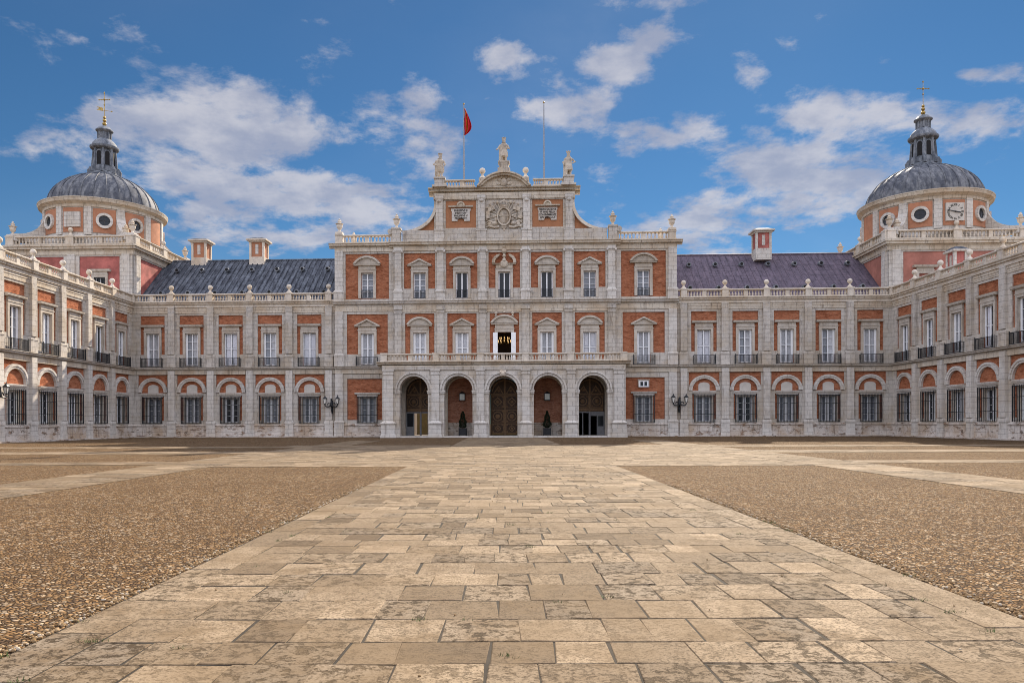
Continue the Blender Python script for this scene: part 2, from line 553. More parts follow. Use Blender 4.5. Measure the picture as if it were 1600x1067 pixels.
    def wall(s, x0, x1, z0, z1, p, holes, depth=0.1, back=None):
        """upright sheet facing -y at protrusion p with rectangular holes whose reveals go back by depth"""
        xs = sorted({x0, x1, *[min(max(h[i], x0), x1) for h in holes for i in (0, 1)]})
        zs = sorted({z0, z1, *[min(max(h[i], z0), z1) for h in holes for i in (2, 3)]})
        idx = {}

        def vid(x, z, pp):
            k = (round(x, 5), round(z, 5), round(pp, 5))
            if k not in idx:
                idx[k] = len(loc)
                loc.append((x, -pp, z))
            return idx[k]
        loc, fs = [], []

        def inh(x, z):
            return any(h[0] < x < h[1] and h[2] < z < h[3] for h in holes)
        nx, nz = len(xs) - 1, len(zs) - 1
        solid = [[not inh((xs[i] + xs[i + 1]) / 2, (zs[j] + zs[j + 1]) / 2) for j in range(nz)] for i in range(nx)]
        q = p - depth
        for i in range(nx):
            for j in range(nz):
                if not solid[i][j]:
                    continue
                a, b, c, d = xs[i], xs[i + 1], zs[j], zs[j + 1]
                fs.append((vid(a, c, p), vid(b, c, p), vid(b, d, p), vid(a, d, p)))
                for di, dj, e in ((-1, 0, ((a, d), (a, c))), (1, 0, ((b, c), (b, d))), (0, -1, ((a, c), (b, c))), (0, 1, ((b, d), (a, d)))):
                    ii, jj = i + di, j + dj
                    edge = not (0 <= ii < nx and 0 <= jj < nz) or not solid[ii][jj]
                    if edge:
                        (ax, az), (bx, bz) = e
                        fs.append((vid(bx, bz, p), vid(ax, az, p), vid(ax, az, q), vid(bx, bz, q)))
        return s.add(loc, fs)

    def mesh(s, name, mats, smooth=False):
        me = bpy.data.meshes.new(name)
        me.from_pydata(s.v, [], s.f)
        for m in (mats if isinstance(mats, (list, tuple)) else [mats]):
            me.materials.append(MATS[m])
        if any(s.mi):
            me.polygons.foreach_set('material_index', s.mi)
        uv = me.uv_layers.new(name='UVMap')
        vs = me.vertices
        for p in me.polygons:
            nx, ny, nz = (abs(c) for c in p.normal)
            for li in p.loop_indices:
                co = vs[me.loops[li].vertex_index].co
                if nz > 0.9:
                    uv.data[li].uv = (co.x, co.y)
                elif nz > nx and nz > ny:
                    uv.data[li].uv = (co.x, (co.y ** 2 + co.z ** 2) ** .5)
                elif ny >= nx:
                    uv.data[li].uv = (co.x, co.z)
                else:
                    uv.data[li].uv = (co.y, co.z)
        if any(t is not None for t in s.tone):
            at = me.color_attributes.new('tone', 'FLOAT_COLOR', 'CORNER')
            for p in me.polygons:
                t = s.tone[p.index] or (0.5, 0.5, 0.5)
                for li in p.loop_indices:
                    at.data[li].color = (*t, 1)
        if smooth:
            me.polygons.foreach_set('use_smooth', [True] * len(me.polygons))
            if smooth != 'all':
                try:
                    me.set_sharp_from_angle(angle=R(smooth if smooth > 1 else 40))
                except Exception:
                    pass
        me.update()
        return me

    def obj(s, name, mats, parent=None, loc=(0, 0, 0), rz=0.0, smooth=False):
        return link(name, s.mesh(name, mats, smooth), parent, loc, rz)


def link(name, me, parent=None, loc=(0, 0, 0), rz=0.0):
    o = bpy.data.objects.new(name, me)
    C.objects.link(o)
    o.location = loc
    o.rotation_euler = (0, 0, rz)
    if parent:
        o.parent = parent
    return o


def thing(name, label, cat, loc=(0, 0, 0), rz=0.0, group=None, me=None):
    o = bpy.data.objects.new(name, me)
    C.objects.link(o)
    o.location = loc
    o.rotation_euler = (0, 0, rz)
    o['label'] = label
    o['category'] = cat
    if group:
        o['group'] = group
    return o


def structure(o):
    o['kind'] = 'structure'
    return o


def arc(cx, cz, r, a0, a1, n, rz=None):
    rz = rz or r
    return [(cx + r * math.cos(a0 + (a1 - a0) * i / n), cz + rz * math.sin(a0 + (a1 - a0) * i / n)) for i in range(n + 1)]


# ------------------------------------------------------------------ frame of the facade
TH = R(2.3)                                   # the facade stands a little off square to the walk
FX = 0.38                                     # facade axis against the camera
ORG = (FX * math.cos(TH), -FX * math.sin(TH), 0)


def fworld(x, p, z=0):
    """facade frame (x along, p out of the wall) to world"""
    return (ORG[0] + x * math.cos(TH) - p * math.sin(TH), ORG[1] - x * math.sin(TH) - p * math.cos(TH), z)


BAY = 4.14
# ------------------------------------------------------------------ shared part meshes
PROF = {}


def baluster_mesh(h=0.53):
    k = ('bal', h)
    if k not in PROF:
        pr = [(0.10, 0), (0.10, .07), (0.055, .10), (0.085, .2), (0.105, .32), (0.075, .46), (0.048, .62), (0.05, .74), (0.075, .80), (0.055, .86), (0.10, .92), (0.10, 1.0)]
        PROF[k] = MB().lathe([(r * 1.02, z * h) for r, z in pr], 10).mesh('baluster', 'stone_plain', 50)
    return PROF[k]


def ball_finial_mesh():
    if 'ball' not in PROF:
        b = MB()
        pr = [(0.27, 0), (0.27, .06), (0.2, .12), (0.12, .22), (0.085, .34), (0.11, .40)]
        cz, r = 0.62, 0.25
        pr += [(r * math.sin(a), cz - r * math.cos(a)) for a in [0.45 + (PI - 0.45) * i / 8 for i in range(9)]]
        pr[-1] = (0.0005, cz + r)
        b.lathe(pr, 14)
        PROF['ball'] = b.mesh('ball_finial', 'stone_plain', 60)
    return PROF['ball']


def urn_mesh(h=1.45):
    if ('urn', h) not in PROF:
        pr = [(0.30, 0), (0.30, .05), (0.17, .08), (0.11, .16), (0.13, .22), (0.25, .30), (0.30, .42), (0.31, .50), (0.26, .56), (0.40, .60), (0.41, .63), (0.24, .66),
              (0.16, .70), (0.19, .76), (0.22, .80), (0.13, .85), (0.08, .88), (0.11, .93), (0.06, .97), (0.0005, 1.0)]
        PROF[('urn', h)] = MB().lathe([(r, z * h) for r, z in pr], 14).mesh('urn', 'stone_plain', 50)
    return PROF[('urn', h)]


def balustrade(parent, x0, x1, pc, z0, z1, posts, mids=(), n_between=5, rot=0.0, loc=(0, 0, 0), mat='stone_plain', postw=0.62, balls=(), finish_ends=True):
    """one run along local x: plinth and handrail in the balustrade mesh with its balusters as sub-parts; posts are parts"""
    hp, hr = 0.14, 0.16
    b = MB()
    b.pb(x0, x1, pc - 0.17, pc + 0.17, z0, z0 + hp)
    b.profile([(pc - .2, z1 - hr), (pc + .2, z1 - hr), (pc + .24, z1 - hr + .05), (pc + .24, z1 - .04), (pc + .18, z1), (pc - .18, z1), (pc - .24, z1 - .04), (pc - .24, z1 - hr + .05)][::-1], x0, x1)
    run = b.obj('balustrade', mat, parent, loc, rot)
    bm = baluster_mesh(round(z1 - hr - z0 - hp, 3))
    stops = sorted([(p, postw / 2) for p in posts] + [(p, 0.24) for p in mids])
    for (a, ha), (c, hc) in zip(stops, stops[1:]):
        s0, s1 = a + ha, c - hc
        if s1 - s0 < 0.3:
            continue
        n = n_between if n_between else max(1, round((s1 - s0) / 0.27))
        for i in range(n):
            link('baluster', bm, run, (s0 + (s1 - s0) * (i + .5) / n, -pc, z0 + hp))
    for p in posts:
        q = MB()
        q.pb(p - postw / 2, p + postw / 2, pc - .27, pc + .27, z0, z1 - .1)
        q.pb(p - postw / 2 - .05, p + postw / 2 + .05, pc - .31, pc + .31, z1 - .1, z1 + .05)
        q.pb(p - postw / 2 - .04, p + postw / 2 + .04, pc - .30, pc + .30, z0, z0 + .13)
        o = q.obj('pedestal', mat, parent, loc, rot)
        if any(abs(p - c) < .01 for c in balls):
            link('ball_finial', ball_finial_mesh(), o, (p, -pc, z1 + .05))
    for p in mids:
        q = MB()
        q.pb(p - .2, p + .2, pc - .13, pc + .13, z0 + hp, z1 - hr)
        q.obj('balustrade_block', mat, parent, loc, rot)
    return run


def window_meshes(w, h, style):
    """white joinery and panes for an opening w x h, origin at its foot"""
    k = ('win', w, h, style)
    if k in PROF:
        return PROF[k]
    f = MB()
    t = 0.09
    hw = w / 2
    f.pb(-hw, -hw + t, 0, .08, 0, h)
    f.pb(hw - t, hw, 0, .08, 0, h)
    f.pb(-hw + t, hw - t, 0, .08, h - t, h)
    f.pb(-hw + t, hw - t, 0, .08, 0, .10)
    f.pb(-.065, .065, .01, .10, .10, h - t)
    g = MB()
    if style == 'blind':          # two leaves with one glazing bar each, pale blinds behind
        f.pb(-hw + t, -.065, .01, .07, h * .50, h * .50 + .06)
        f.pb(.065, hw - t, .01, .07, h * .50, h * .50 + .06)
        f.pb(-hw + t, -hw + t + .13, .01, .085, .10, h - t)
        f.pb(hw - t - .13, hw - t, .01, .085, .10, h - t)
        n = int((h - .2) / .075)
        for i in range(n):
            z = .1 + (h - .2) * i / n
            g.add([(-hw + t, -.012, z), (hw - t, -.012, z), (hw - t, .012, z + .075), (-hw + t, .012, z + .075)], [(0, 1, 2, 3)])
        mats = 'blind'
    elif style == 'mixed':        # one shutter folded back on dark glass
        for i in (1, 2, 3):
            z = .1 + (h - .2) * i / 4
            f.pb(-hw + t, -.065, .01, .06, z - .02, z + .02)
            f.pb(.065, hw - t, .01, .06, z - .02, z + .02)
        f.pb(-hw + t, -hw + t + .10, .01, .085, .10, h - t)
        f.pb(hw - t - .10, hw - t, .01, .085, .10, h - t)
        g.pb(-hw + t, -.065, -.02, .0, .1, h - t)
        g.m = 1
        g.pb(.065, hw - t, -.02, .0, .1, h - t)
        mats = ['glass_grey', 'blind']
    elif style == 'shut':         # closed white inner shutters
        f.pb(-hw + t, -.065, .01, .07, h * .50, h * .50 + .05)
        f.pb(.065, hw - t, .01, .07, h * .50, h * .50 + .05)
        for s in (-1, 1):
            for z0, z1 in ((.16, h * .48), (h * .56, h - .16)):
                a, b = sorted((s * .13, s * (hw - .16)))
                g.pb(a, b, -.02, .02, z0, z1)
            a, b = sorted((s * .065, s * (hw - t)))
            g.pb(a, b, -.06, -.02, .1, h - t)
        mats = 'shutter_white'
    elif style == 'dark':
        f.pb(-hw + t, -hw + t + .05, .01, .07, .10, h - t)
        f.pb(hw - t - .05, hw - t, .01, .07, .10, h - t)
        g.pb(-hw + t, hw - t, -.02, .02, .1, h - t)
        mats = 'glass_dark'
    elif style == 'grid':
        for i in (1, 2, 3):
            z = .1 + (h - .2) * i / 4
            f.pb(-hw + t, -.065, .02, .06, z - .02, z + .02)
            f.pb(.065, hw - t, .02, .06, z - .02, z + .02)
        g.pb(-hw + t, hw - t, -.02, .02, .1, h - t)
        mats = 'glass_grey'
    else:                         # lower floor casement seen through the grille
        for i in (1, 2, 3):
            z = .1 + (h - .2) * i / 4
            f.pb(-hw + t, -.065, .02, .06, z - .02, z + .02)
            f.pb(.065, hw - t, .02, .06, z - .02, z + .02)
        for s in (-1, 1):
            a, b = sorted((s * .065, s * .17))
            f.pb(a, b, .0, .09, .1, h - t)
            a, b = sorted((s * (hw - t - .16), s * (hw - t)))
            f.pb(a, b, .0, .09, .1, h - t)
        g.pb(-hw + t, hw - t, -.02, .02, .1, h - t)
        mats = 'glass_grey' if style == 'casement' else 'glass_dark'  # the darker style has near-black panes
    PROF[k] = (f.mesh('window', 'white_paint'), g.mesh('pane', mats))
    return PROF[k]


def grille_mesh(w, h, p=0.28, nv=16, nh=(.06, .3, .62, .97)):
    k = ('grille', w, h, nv)
    if k not in PROF:
        b = MB()
        r = 0.022
        hw = w / 2
        for i in range(nv):
            x = -hw + w * i / (nv - 1)
            rr = r * (1.5 if i in (0, nv - 1) else 1)
            b.pb(x - rr, x + rr, p - rr, p + rr, 0, h)
        for q in nh:
            b.pb(-hw - .02, hw + .02, p - .03, p + .03, h * q - .022, h * q + .022)
            for s in (-hw, hw):
                b.pb(s - .015, s + .015, 0, p, h * q - .015, h * q + .015)
        PROF[k] = b.mesh('window_grille', 'iron')
    return PROF[k]


def railing_mesh(w, h, p=0.42, flat=False):
    k = ('rail', w, h, p, flat)
    if k not in PROF:
        b = MB()
        hw = w / 2
        n = int(w / .125)
        for z in (0.05, h - .03):
            b.pb(-hw - .015, hw + .015, p - .022, p + .022, z - .018, z + .022)
            if not flat:
                for s in (-hw, hw):
                    b.pb(s - .02, s + .02, 0, p, z - .015, z + .015)
        for i in range(n + 1):
            x = -hw + w * i / n
            rr = .017 if 0 < i < n else .03
            b.pb(x - rr, x + rr, p - rr, p + rr, 0 if rr > .02 else .05, h + (.09 if rr > .02 and not flat else 0))
        if not flat:
            for s in (-hw, hw):
                for q in (.12, .24, .34):
                    b.pb(s - .011, s + .011, q - .011, q + .011, .05, h - .02)
        PROF[k] = b.mesh('balcony_railing', 'iron')
    return PROF[k]


def surround_mesh(w, h, t, p, hood=None, hood_z=None, hood_w=None, bottom=0.0):
    """stone frame about an opening of w x h (origin at opening foot); hood: flat | tri | seg"""
    k = ('sur', w, h, t, p, hood, hood_z, hood_w, bottom)
    if k in PROF:
        return PROF[k]
    b = MB()
    hw = w / 2
    b.pb(-hw - t, -hw, -.28, p, bottom, h + t)
    b.pb(hw, hw + t, -.28, p, bottom, h + t)
    b.pb(-hw, hw, -.28, p, h, h + t)
    e = .05
    b.pb(-hw - t - e, hw + t + e, 0, p + .04, h + t, h + t + .07)
    if hood:
        z = hood_z
        H = hood_w / 2
        b.pb(-hw - t + .03, hw + t - .03, 0, p + .02, h + t + .07, z)
        if hood == 'flat':
            b.profile([(0, z - .02), (p + .15, z - .02), (p + .17, z + .03), (p + .20, z + .04), (p + .22, z + .20), (p + .24, z + .22), (0, z + .24)][::-1], -H, H)
        else:
            b.profile([(0, z), (p + .14, z), (p + .16, z + .02), (p + .19, z + .13), (0, z + .13)][::-1], -H, H)
            z2 = z + .13
            P = p + .22
            if hood == 'tri':
                rise = H * .42
                b.prism([(-H + .1, z2), (H - .1, z2), (0, z2 + rise - .05)], -(p + .03), 0)
                b.strip([(-H - .05, z2 + .002), (0, z2 + rise + .14), (H + .05, z2 + .002)], [(-H + .3, z2 + .002), (0, z2 + rise - .03), (H - .3, z2 + .002)], -P, 0)
            elif hood == 'seg':
                rise = H * .58
                ro = (H * H + rise * rise) / (2 * rise)
                a = math.asin(min(1, H / ro))
                cz = z2 + rise - ro
                o_ = arc(0, cz, ro + .10, PI / 2 + a, PI / 2 - a, 16)
                i_ = arc(0, cz, ro - .10, PI / 2 + a * .92, PI / 2 - a * .92, 16)
                i_ = [(x, max(zz, z2 + .002)) for x, zz in i_]
                b.strip(o_, i_, -P, 0)
                b.prism([(x, zz) for x, zz in i_][::-1], -(p + .03), 0)
    PROF[k] = b.mesh('surround', 'stone_dressed')
    return PROF[k]


def jamb_mesh():
    if 'jamb' not in PROF:
        b = MB()
        for s in (-1, 1):
            a, c = sorted((s * .81, s * .925))
            b.pb(a, c, -.05, .42, -.075, 2.61)
        b.pb(-.81, .81, -.05, .42, 2.55, 2.61)
        b.pb(-.81, .81, -.05, .42, -.075, 0)
        PROF['jamb'] = b.mesh('window_jamb', 'stone_plain')
    return PROF['jamb']


def place_window(parent, x, p, z, w, h, style, sur=None, surp=None, rz=0.0, recess=.22):
    f, g = window_meshes(w, h, style)
    o = link('window', f, parent, (x, -(p - recess), z))
    link('pane', g, o, (0, .045, 0))
    if sur is not None:
        link('surround', sur, o, (0, -recess - (surp or 0) * 0, 0))
    return o


# ------------------------------------------------------------------ wing kit (front wings and side wings)
ZS = dict(plinth=1.30, ped=1.75, imp0=4.30, imp1=4.60, fr=6.50, st0=6.90, st1=7.25, dado=8.60, brick=12.65, co0=13.50, co1=14.0, rail=14.85)


def cornice_profile(p, z0, z1, out):
    h = z1 - z0
    o = out * .84
    return [(p, z0), (p + o * .30, z0), (p + o * .34, z0 + h * .30), (p + o * .46, z0 + h * .32), (p + o * .46, z0 + h * .44), (p + o * .82, z0 + h * .46), (p + o * .82, z0 + h * .74),
            (p + o * .90, z0 + h * .78), (p + o, z0 + h * .90), (p + o, z1), (p, z1)][::-1]


def wing(root, xs, x0, x1, front, depth, mirror=1, styles=None, pil=None, lunette=True, end_posts=(), grille_dark=False):
    """xs: bay centres. All along local x, facing -y."""
    zs = ZS
    hb, hs = [], []
    for x in xs:
        hb += [(x - .93, x + .93, 1.42, 4.12), (x - .69, x + .69, 7.40, 10.80)]
        hs += [(x - 1.55, x + 1.55, zs['imp1'], zs['fr']), (x - 1.18, x + 1.18, zs['ped'], zs['imp0']), (x - .93, x + .93, 1.42, zs['ped']),
               (x - 1.28, x + 1.28, zs['dado'], zs['brick']), (x - .69, x + .69, 7.40, zs['dado'])]
    b = MB().wall(x0, x1, 0.0, zs['co0'], 0.0, hb, 0.45)
    b.obj('brick_wall', 'brick', root)
    s = MB().wall(x0, x1, zs['plinth'], zs['co0'], 0.11, hs, 0.115)
    s.obj('stone_facing', 'stone', root)
    # body behind the facing: back wall, ends and flat top
    q = MB()
    q.box(x0 + .02, x1 - .02, .56, depth, 0.0, 13.45)
    q.obj('masonry_core', 'dark_void', root)
    # plinth with a low footing step
    pl = MB()
    pl.pb(x0, x1, -.1, .20, .2, zs['plinth'] - .12)
    pl.profile([(-.1, zs['plinth'] - .12), (.27, zs['plinth'] - .12), (.27, zs['plinth'] - .03), (.16, zs['plinth'] + .06), (-.1, zs['plinth'] + .06)][::-1], x0, x1)
    pl.obj('plinth', 'stone_plinth', root)
    MB().pb(x0, x1, -.1, .24, 0.0, .2).obj('footing', 'stone_plinth', root)
    # frieze, string course, architrave, cornice
    MB().pb(x0, x1, 0.0, .19, zs['fr'], zs['st0'] + .002).obj('frieze', 'stone_warm', root)
    MB().profile(cornice_profile(.0, zs['st0'], zs['st1'], .62), x0, x1).obj('string_course', 'stone', root)
    ar = MB()
    ar.pb(x0, x1, 0.0, .17, zs['brick'] + .22, zs['brick'] + .55)
    ar.pb(x0, x1, 0.0, .21, zs['brick'] + .55, zs['co0'] + .002)
    ar.obj('entablature', 'stone_warm', root)
    MB().profile(cornice_profile(.0, zs['co0'] + .08, zs['co1'], .64), x0, x1).obj('cornice', 'stone_warm', root)
    MB().box(x0 + .01, x1 - .01, -.3, depth, 13.455, 13.99).obj('roof_deck', 'stone_plain', root)
    # pilasters on both floors
    for x in pil:
        g = MB()
        g.pb(x - .46, x + .46, .0, .37, .0, .62)
        g.pb(x - .43, x + .43, .0, .345, .62, zs['ped'] - .34)
        g.frustum(x, -.16, zs['ped'] - .34, zs['ped'] - .15, .48, .22, .46, .2)
        g.frustum(x, -.16, zs['ped'] - .15, zs['ped'], .46, .2, .36, .13)
        g.pb(x - .33, x + .33, .0, .38, zs['ped'], zs['fr'])
        g.pb(x - .35, x + .35, .0, .36, zs['fr'], zs['st0'])
        g.obj('pilaster', 'stone_white', root)
        g = MB()
        g.pb(x - .45, x + .45, .0, .345, zs['st1'], zs['dado'] - .3)
        g.pb(x - .48, x + .48, .0, .375, zs['dado'] - .3, zs['dado'] - .17)
        g.frustum(x, -.14, zs['dado'] - .17, zs['dado'], .44, .19, .34, .12)
        g.pb(x - .33, x + .33, .0, .38, zs['dado'], zs['brick'] + .22)
        g.pb(x - .35, x + .35, .0, .35, zs['brick'] + .22, zs['co0'])
        g.obj('pilaster', 'stone', root)
    n = 24
    for k, x in enumerate(xs):
        # arch ring
        cz = zs['imp1'] + .05
        m = PROF.get('wing_arch')
        if m is None:
            a = MB()
            o_ = arc(0, 0, 1.55, PI, 0, n)
            i_ = arc(0, 0, 1.19, PI, 0, n)
            m_ = arc(0, 0, 1.36, PI, 0, n)
            a.strip(o_, m_, -.25, 0)
            a.strip(m_, i_, -.20, 0)
            m = PROF['wing_arch'] = a.mesh('arch', 'stone_white')
        link('arch', m, root, (x, 0, cz))
        m = PROF.get('wing_lintel')
        if m is None:
            a = MB()
            a.profile([(0, 0), (.22, 0), (.24, .05), (.30, .16), (.32, .25), (.32, .3), (0, .3)][::-1], -1.16, 1.16)
            a.pb(-1.05, 1.05, 0, .16, -.13, 0)
            m = PROF['wing_lintel'] = a.mesh('lintel', 'stone_white')
        link('lintel', m, root, (x, 0, zs['imp0']))
        if lunette:
            m = PROF.get('lunette')
            if m is None:
                pts = [(-.56, 0), (.56, 0), (.56, .62), (.47, .72)] + arc(0, -.12, .98, 1.10, PI - 1.10, 6) + [(-.47, .72), (-.56, .62)]
                m = PROF['lunette'] = MB().prism(pts, -.04, .02).mesh('lunette_panel', 'plaster_panel')
            link('lunette_panel', m, root, (x, 0, zs['imp1'] + .02))
        st = styles[k] if styles else ('blind', 'casement')
        o = place_window(root, x, 0, 1.5, 1.62, 2.55, st[1], recess=.40)
        link('window_jamb', jamb_mesh(), o)
        link('window_grille', grille_mesh(2.06, 2.78, nv=15 if lunette else 9, nh=(.03, .3, .68, .97)), root, (x, 0, 1.42))
        place_window(root, x, 0, 7.45, 1.37, 3.35, st[0], surround_mesh(1.37, 3.35, .24, .15, 'flat', 4.02, 2.4, .85), recess=.2)
        link('balcony_railing', railing_mesh(2.16, .95), root, (x, -.05, zs['st1']))
    posts = list(pil) + list(end_posts)
    posts = sorted(posts)
    balustrade(root, x0, x1, .25, zs['co1'], zs['rail'], posts, mids=[(a + c) / 2 for a, c in zip(posts, posts[1:]) if c - a > 3], n_between=5, balls=[p for p in pil])


# ------------------------------------------------------------------ front wings
XB = [20.2 + 4.13 * k for k in range(5)]


def make_front_wing(sgn, label):
    root = thing('palace_wing', label, 'palace wing', ORG, -TH, 'palace wings around the court')
    xs = sorted(sgn * x for x in XB)
    pil = sorted(sgn * (20.2 + 4.13 * (k + .5)) for k in range(-1, 4))
    pil = [p for p in pil]
    x0, x1 = sorted((sgn * 17.4, sgn * 39.1))
    # window looks read off the photo, from the pavilion outwards
    left = [('shut', 'casement'), ('mixed', 'casement'), ('shut', 'casement_dark'), ('mixed', 'casement'), ('blind', 'casement')]
    right = [('shut', 'casement'), ('mixed', 'casement_dark'), ('blind', 'casement'), ('mixed', 'casement'), ('blind', 'casement')]
    st = left[::-1] if sgn < 0 else right
    ep = [sgn * 38.75]
    wing(root, xs, x0, x1, 0, 13.0, sgn, st, pil, True, ep)
    # narrow corner strip and the doubled pilaster beside the pavilion
    # pitched roof with standing seams
    mat = 'roof_lead' if sgn < 0 else 'roof_purple'
    xa, xb = sorted((sgn * 17.2, sgn * 39.25))
    ze, zr, ye, yr = 14.15, 20.15, 1.25, 8.4
    rf = MB()
    yb = 2 * yr - ye
    rf.add([(xa, ye, ze), (xb, ye, ze), (xb, yr, zr), (xa, yr, zr), (xa, yb, ze), (xb, yb, ze)], [(0, 1, 2, 3), (3, 2, 5, 4), (0, 3, 4), (1, 5, 2)])
    rf.box(xa, xb, ye - .1, yb + .1, 13.995, ze)
    roof = rf.obj('roof', mat, root)
    L = math.hypot(yr - ye, zr - ze)
    ux, uz = (yr - ye) / L, (zr - ze) / L
    seam = MB()
    step = .56 if sgn < 0 else .72
    hh = .11 if sgn < 0 else .04
    n = int((xb - xa) / step)
    for i in range(n + 1):
        x = xa + .1 + i * step
        t = .025
        v = []
        for s_, dd in ((0, 0), (L, 0)):
            y, z = ye + ux * s_, ze + uz * s_
            for q in (-.01, hh):
                v += [(x - t, y - uz * q, z + ux * q), (x + t, y - uz * q, z + ux * q)]
        seam.add(v, [(0, 1, 3, 2), (4, 6, 7, 5), (0, 2, 6, 4), (1, 5, 7, 3), (2, 3, 7, 6)])
    seam.obj('seam', mat, roof)
    rd = MB()
    rd.tube([(xa, yr, zr + .03), (xb, yr, zr + .03)], .13, 8)
    rd.obj('ridge_roll', mat, roof)
    vm = PROF.get('vent' + mat)
    if vm is None:
        v = MB()
        v.tube([(0, .1, 0), (0, -.42, 0)], .25, 12)
        v.m = 1
        v.tube([(0, -.4, 0), (0, -.425, 0)], .165, 12)
        vm = PROF['vent' + mat] = v.mesh('roof_vent', ['lantern_lead', 'dark_void'], 40)
    for fr, off, cnt in ((.18, 1.9, 7), (.72, 2.6, 7)):
        for i in range(cnt):
            x = sgn * (17.4 + off + i * (2.95 if fr < .5 else 2.85))
            y, z = ye + (yr - ye) * fr, ze + (zr - ze) * fr
            link('roof_vent', vm, roof, (x, y, z + .2))
    # chimneys on the ridge
    spots = [(-28.6, 0.1), (-35.35, 0.1)] if sgn < 0 else [(28.2, -1.2)]
    for cx, dy in spots:
        y = yr + dy
        zb = 19.2
        c = MB()
        c.box(cx - .86, cx + .86, y - .8, y + .8, zb, 20.45)
        for a in (-.74, .74):
            for e in (-.68, .68):
                c.box(cx + a - .12, cx + a + .12, y + e - .12, y + e + .12, 20.45, 22.15)
        c.box(cx - .95, cx + .95, y - .89, y + .89, 22.15, 22.32)
        c.box(cx - 1.15, cx + 1.15, y - 1.08, y + 1.08, 22.32, 22.5)
        ch = c.obj('chimney', 'stone_white' if sgn > 0 else 'stone_plain', root)
        p = MB()
        p.box(cx - .76, cx + .76, y - .70, y + .70, 20.452, 22.148)
        p.obj('chimney_panel', 'plaster_rose' if sgn > 0 else 'plaster_orange', ch)
        s = MB()
        s.box(cx - .17, cx + .17, y - .74, y + .74, 20.8, 21.9)
        s.obj('panel_strip', 'stone_white', ch)
        k = MB()
        k.frustum(cx, y, 22.5, 22.72, 1.08, 1.0, .55, .5)
        k.obj('chimney_cap', 'roof_lead', ch)
    return root


make_front_wing(-1, 'long two storey front wing with a dark grey seamed roof and two chimneys')
make_front_wing(1, 'long two storey front wing with a purplish tiled roof and one chimney')


# ------------------------------------------------------------------ side wings
def make_side_wing(sgn, label, n=7):
    cx, cy, _ = fworld(sgn * 38.98, 0)
    root = thing('palace_wing', label, 'palace wing', (cx, cy, 0), R(90) if sgn < 0 else R(-90), 'palace wings around the court')
    ax = sgn
    xs = sorted(ax * (2.35 + 4.14 * k) for k in range(n))
    pil = sorted(ax * (2.35 + 4.14 * (k + .5)) for k in range(n))
    x0, x1 = sorted((-ax * .25, ax * (2.35 + 4.14 * (n - .5) + .4)))
    if sgn < 0:
        st = [('blind', 'casement_dark'), ('shut', 'casement'), ('mixed', 'casement_dark'), ('blind', 'casement_dark'), ('mixed', 'casement'), ('dark', 'casement_dark'), ('mixed', 'casement_dark')]
    else:
        st = [('blind', 'casement_dark'), ('mixed', 'casement_dark'), ('blind', 'casement'), ('shut', 'casement_dark'), ('mixed', 'casement_dark'), ('blind', 'casement_dark'), ('shut', 'casement_dark')]
    wing(root, xs, x0, x1, 0, 12.5, sgn, st, pil, False, [ax * .45])
    return root


lw = make_side_wing(-1, 'orange brick side wing on the sunlit left of the courtyard')
rw = make_side_wing(1, 'red brick side wing on the shaded right of the courtyard with a small white chimney')


def side_chimney():
    c = MB()
    x, y = 3.3, 4.4
    c.box(x - .68, x + .68, y - .65, y + .65, 13.98, 15.2)
    for a in (-.56, .56):
        for e in (-.52, .52):
            c.box(x + a - .12, x + a + .12, y + e - .12, y + e + .12, 15.2, 17.6)
    c.box(x - .85, x + .85, y - .82, y + .82, 17.6, 17.78)
    ch = c.obj('chimney', 'stone_white', rw)
    MB().box(x - .58, x + .58, y - .54, y + .54, 15.202, 17.598).obj('chimney_panel', 'plaster_rose', ch)
    MB().box(x - .15, x + .15, y - .58, y + .58, 15.5, 17.3).obj('panel_strip', 'stone_white', ch)
    MB().frustum(x, y, 17.78, 18.1, .82, .79, .4, .38).obj('chimney_cap', 'roof_lead', ch)


side_chimney()


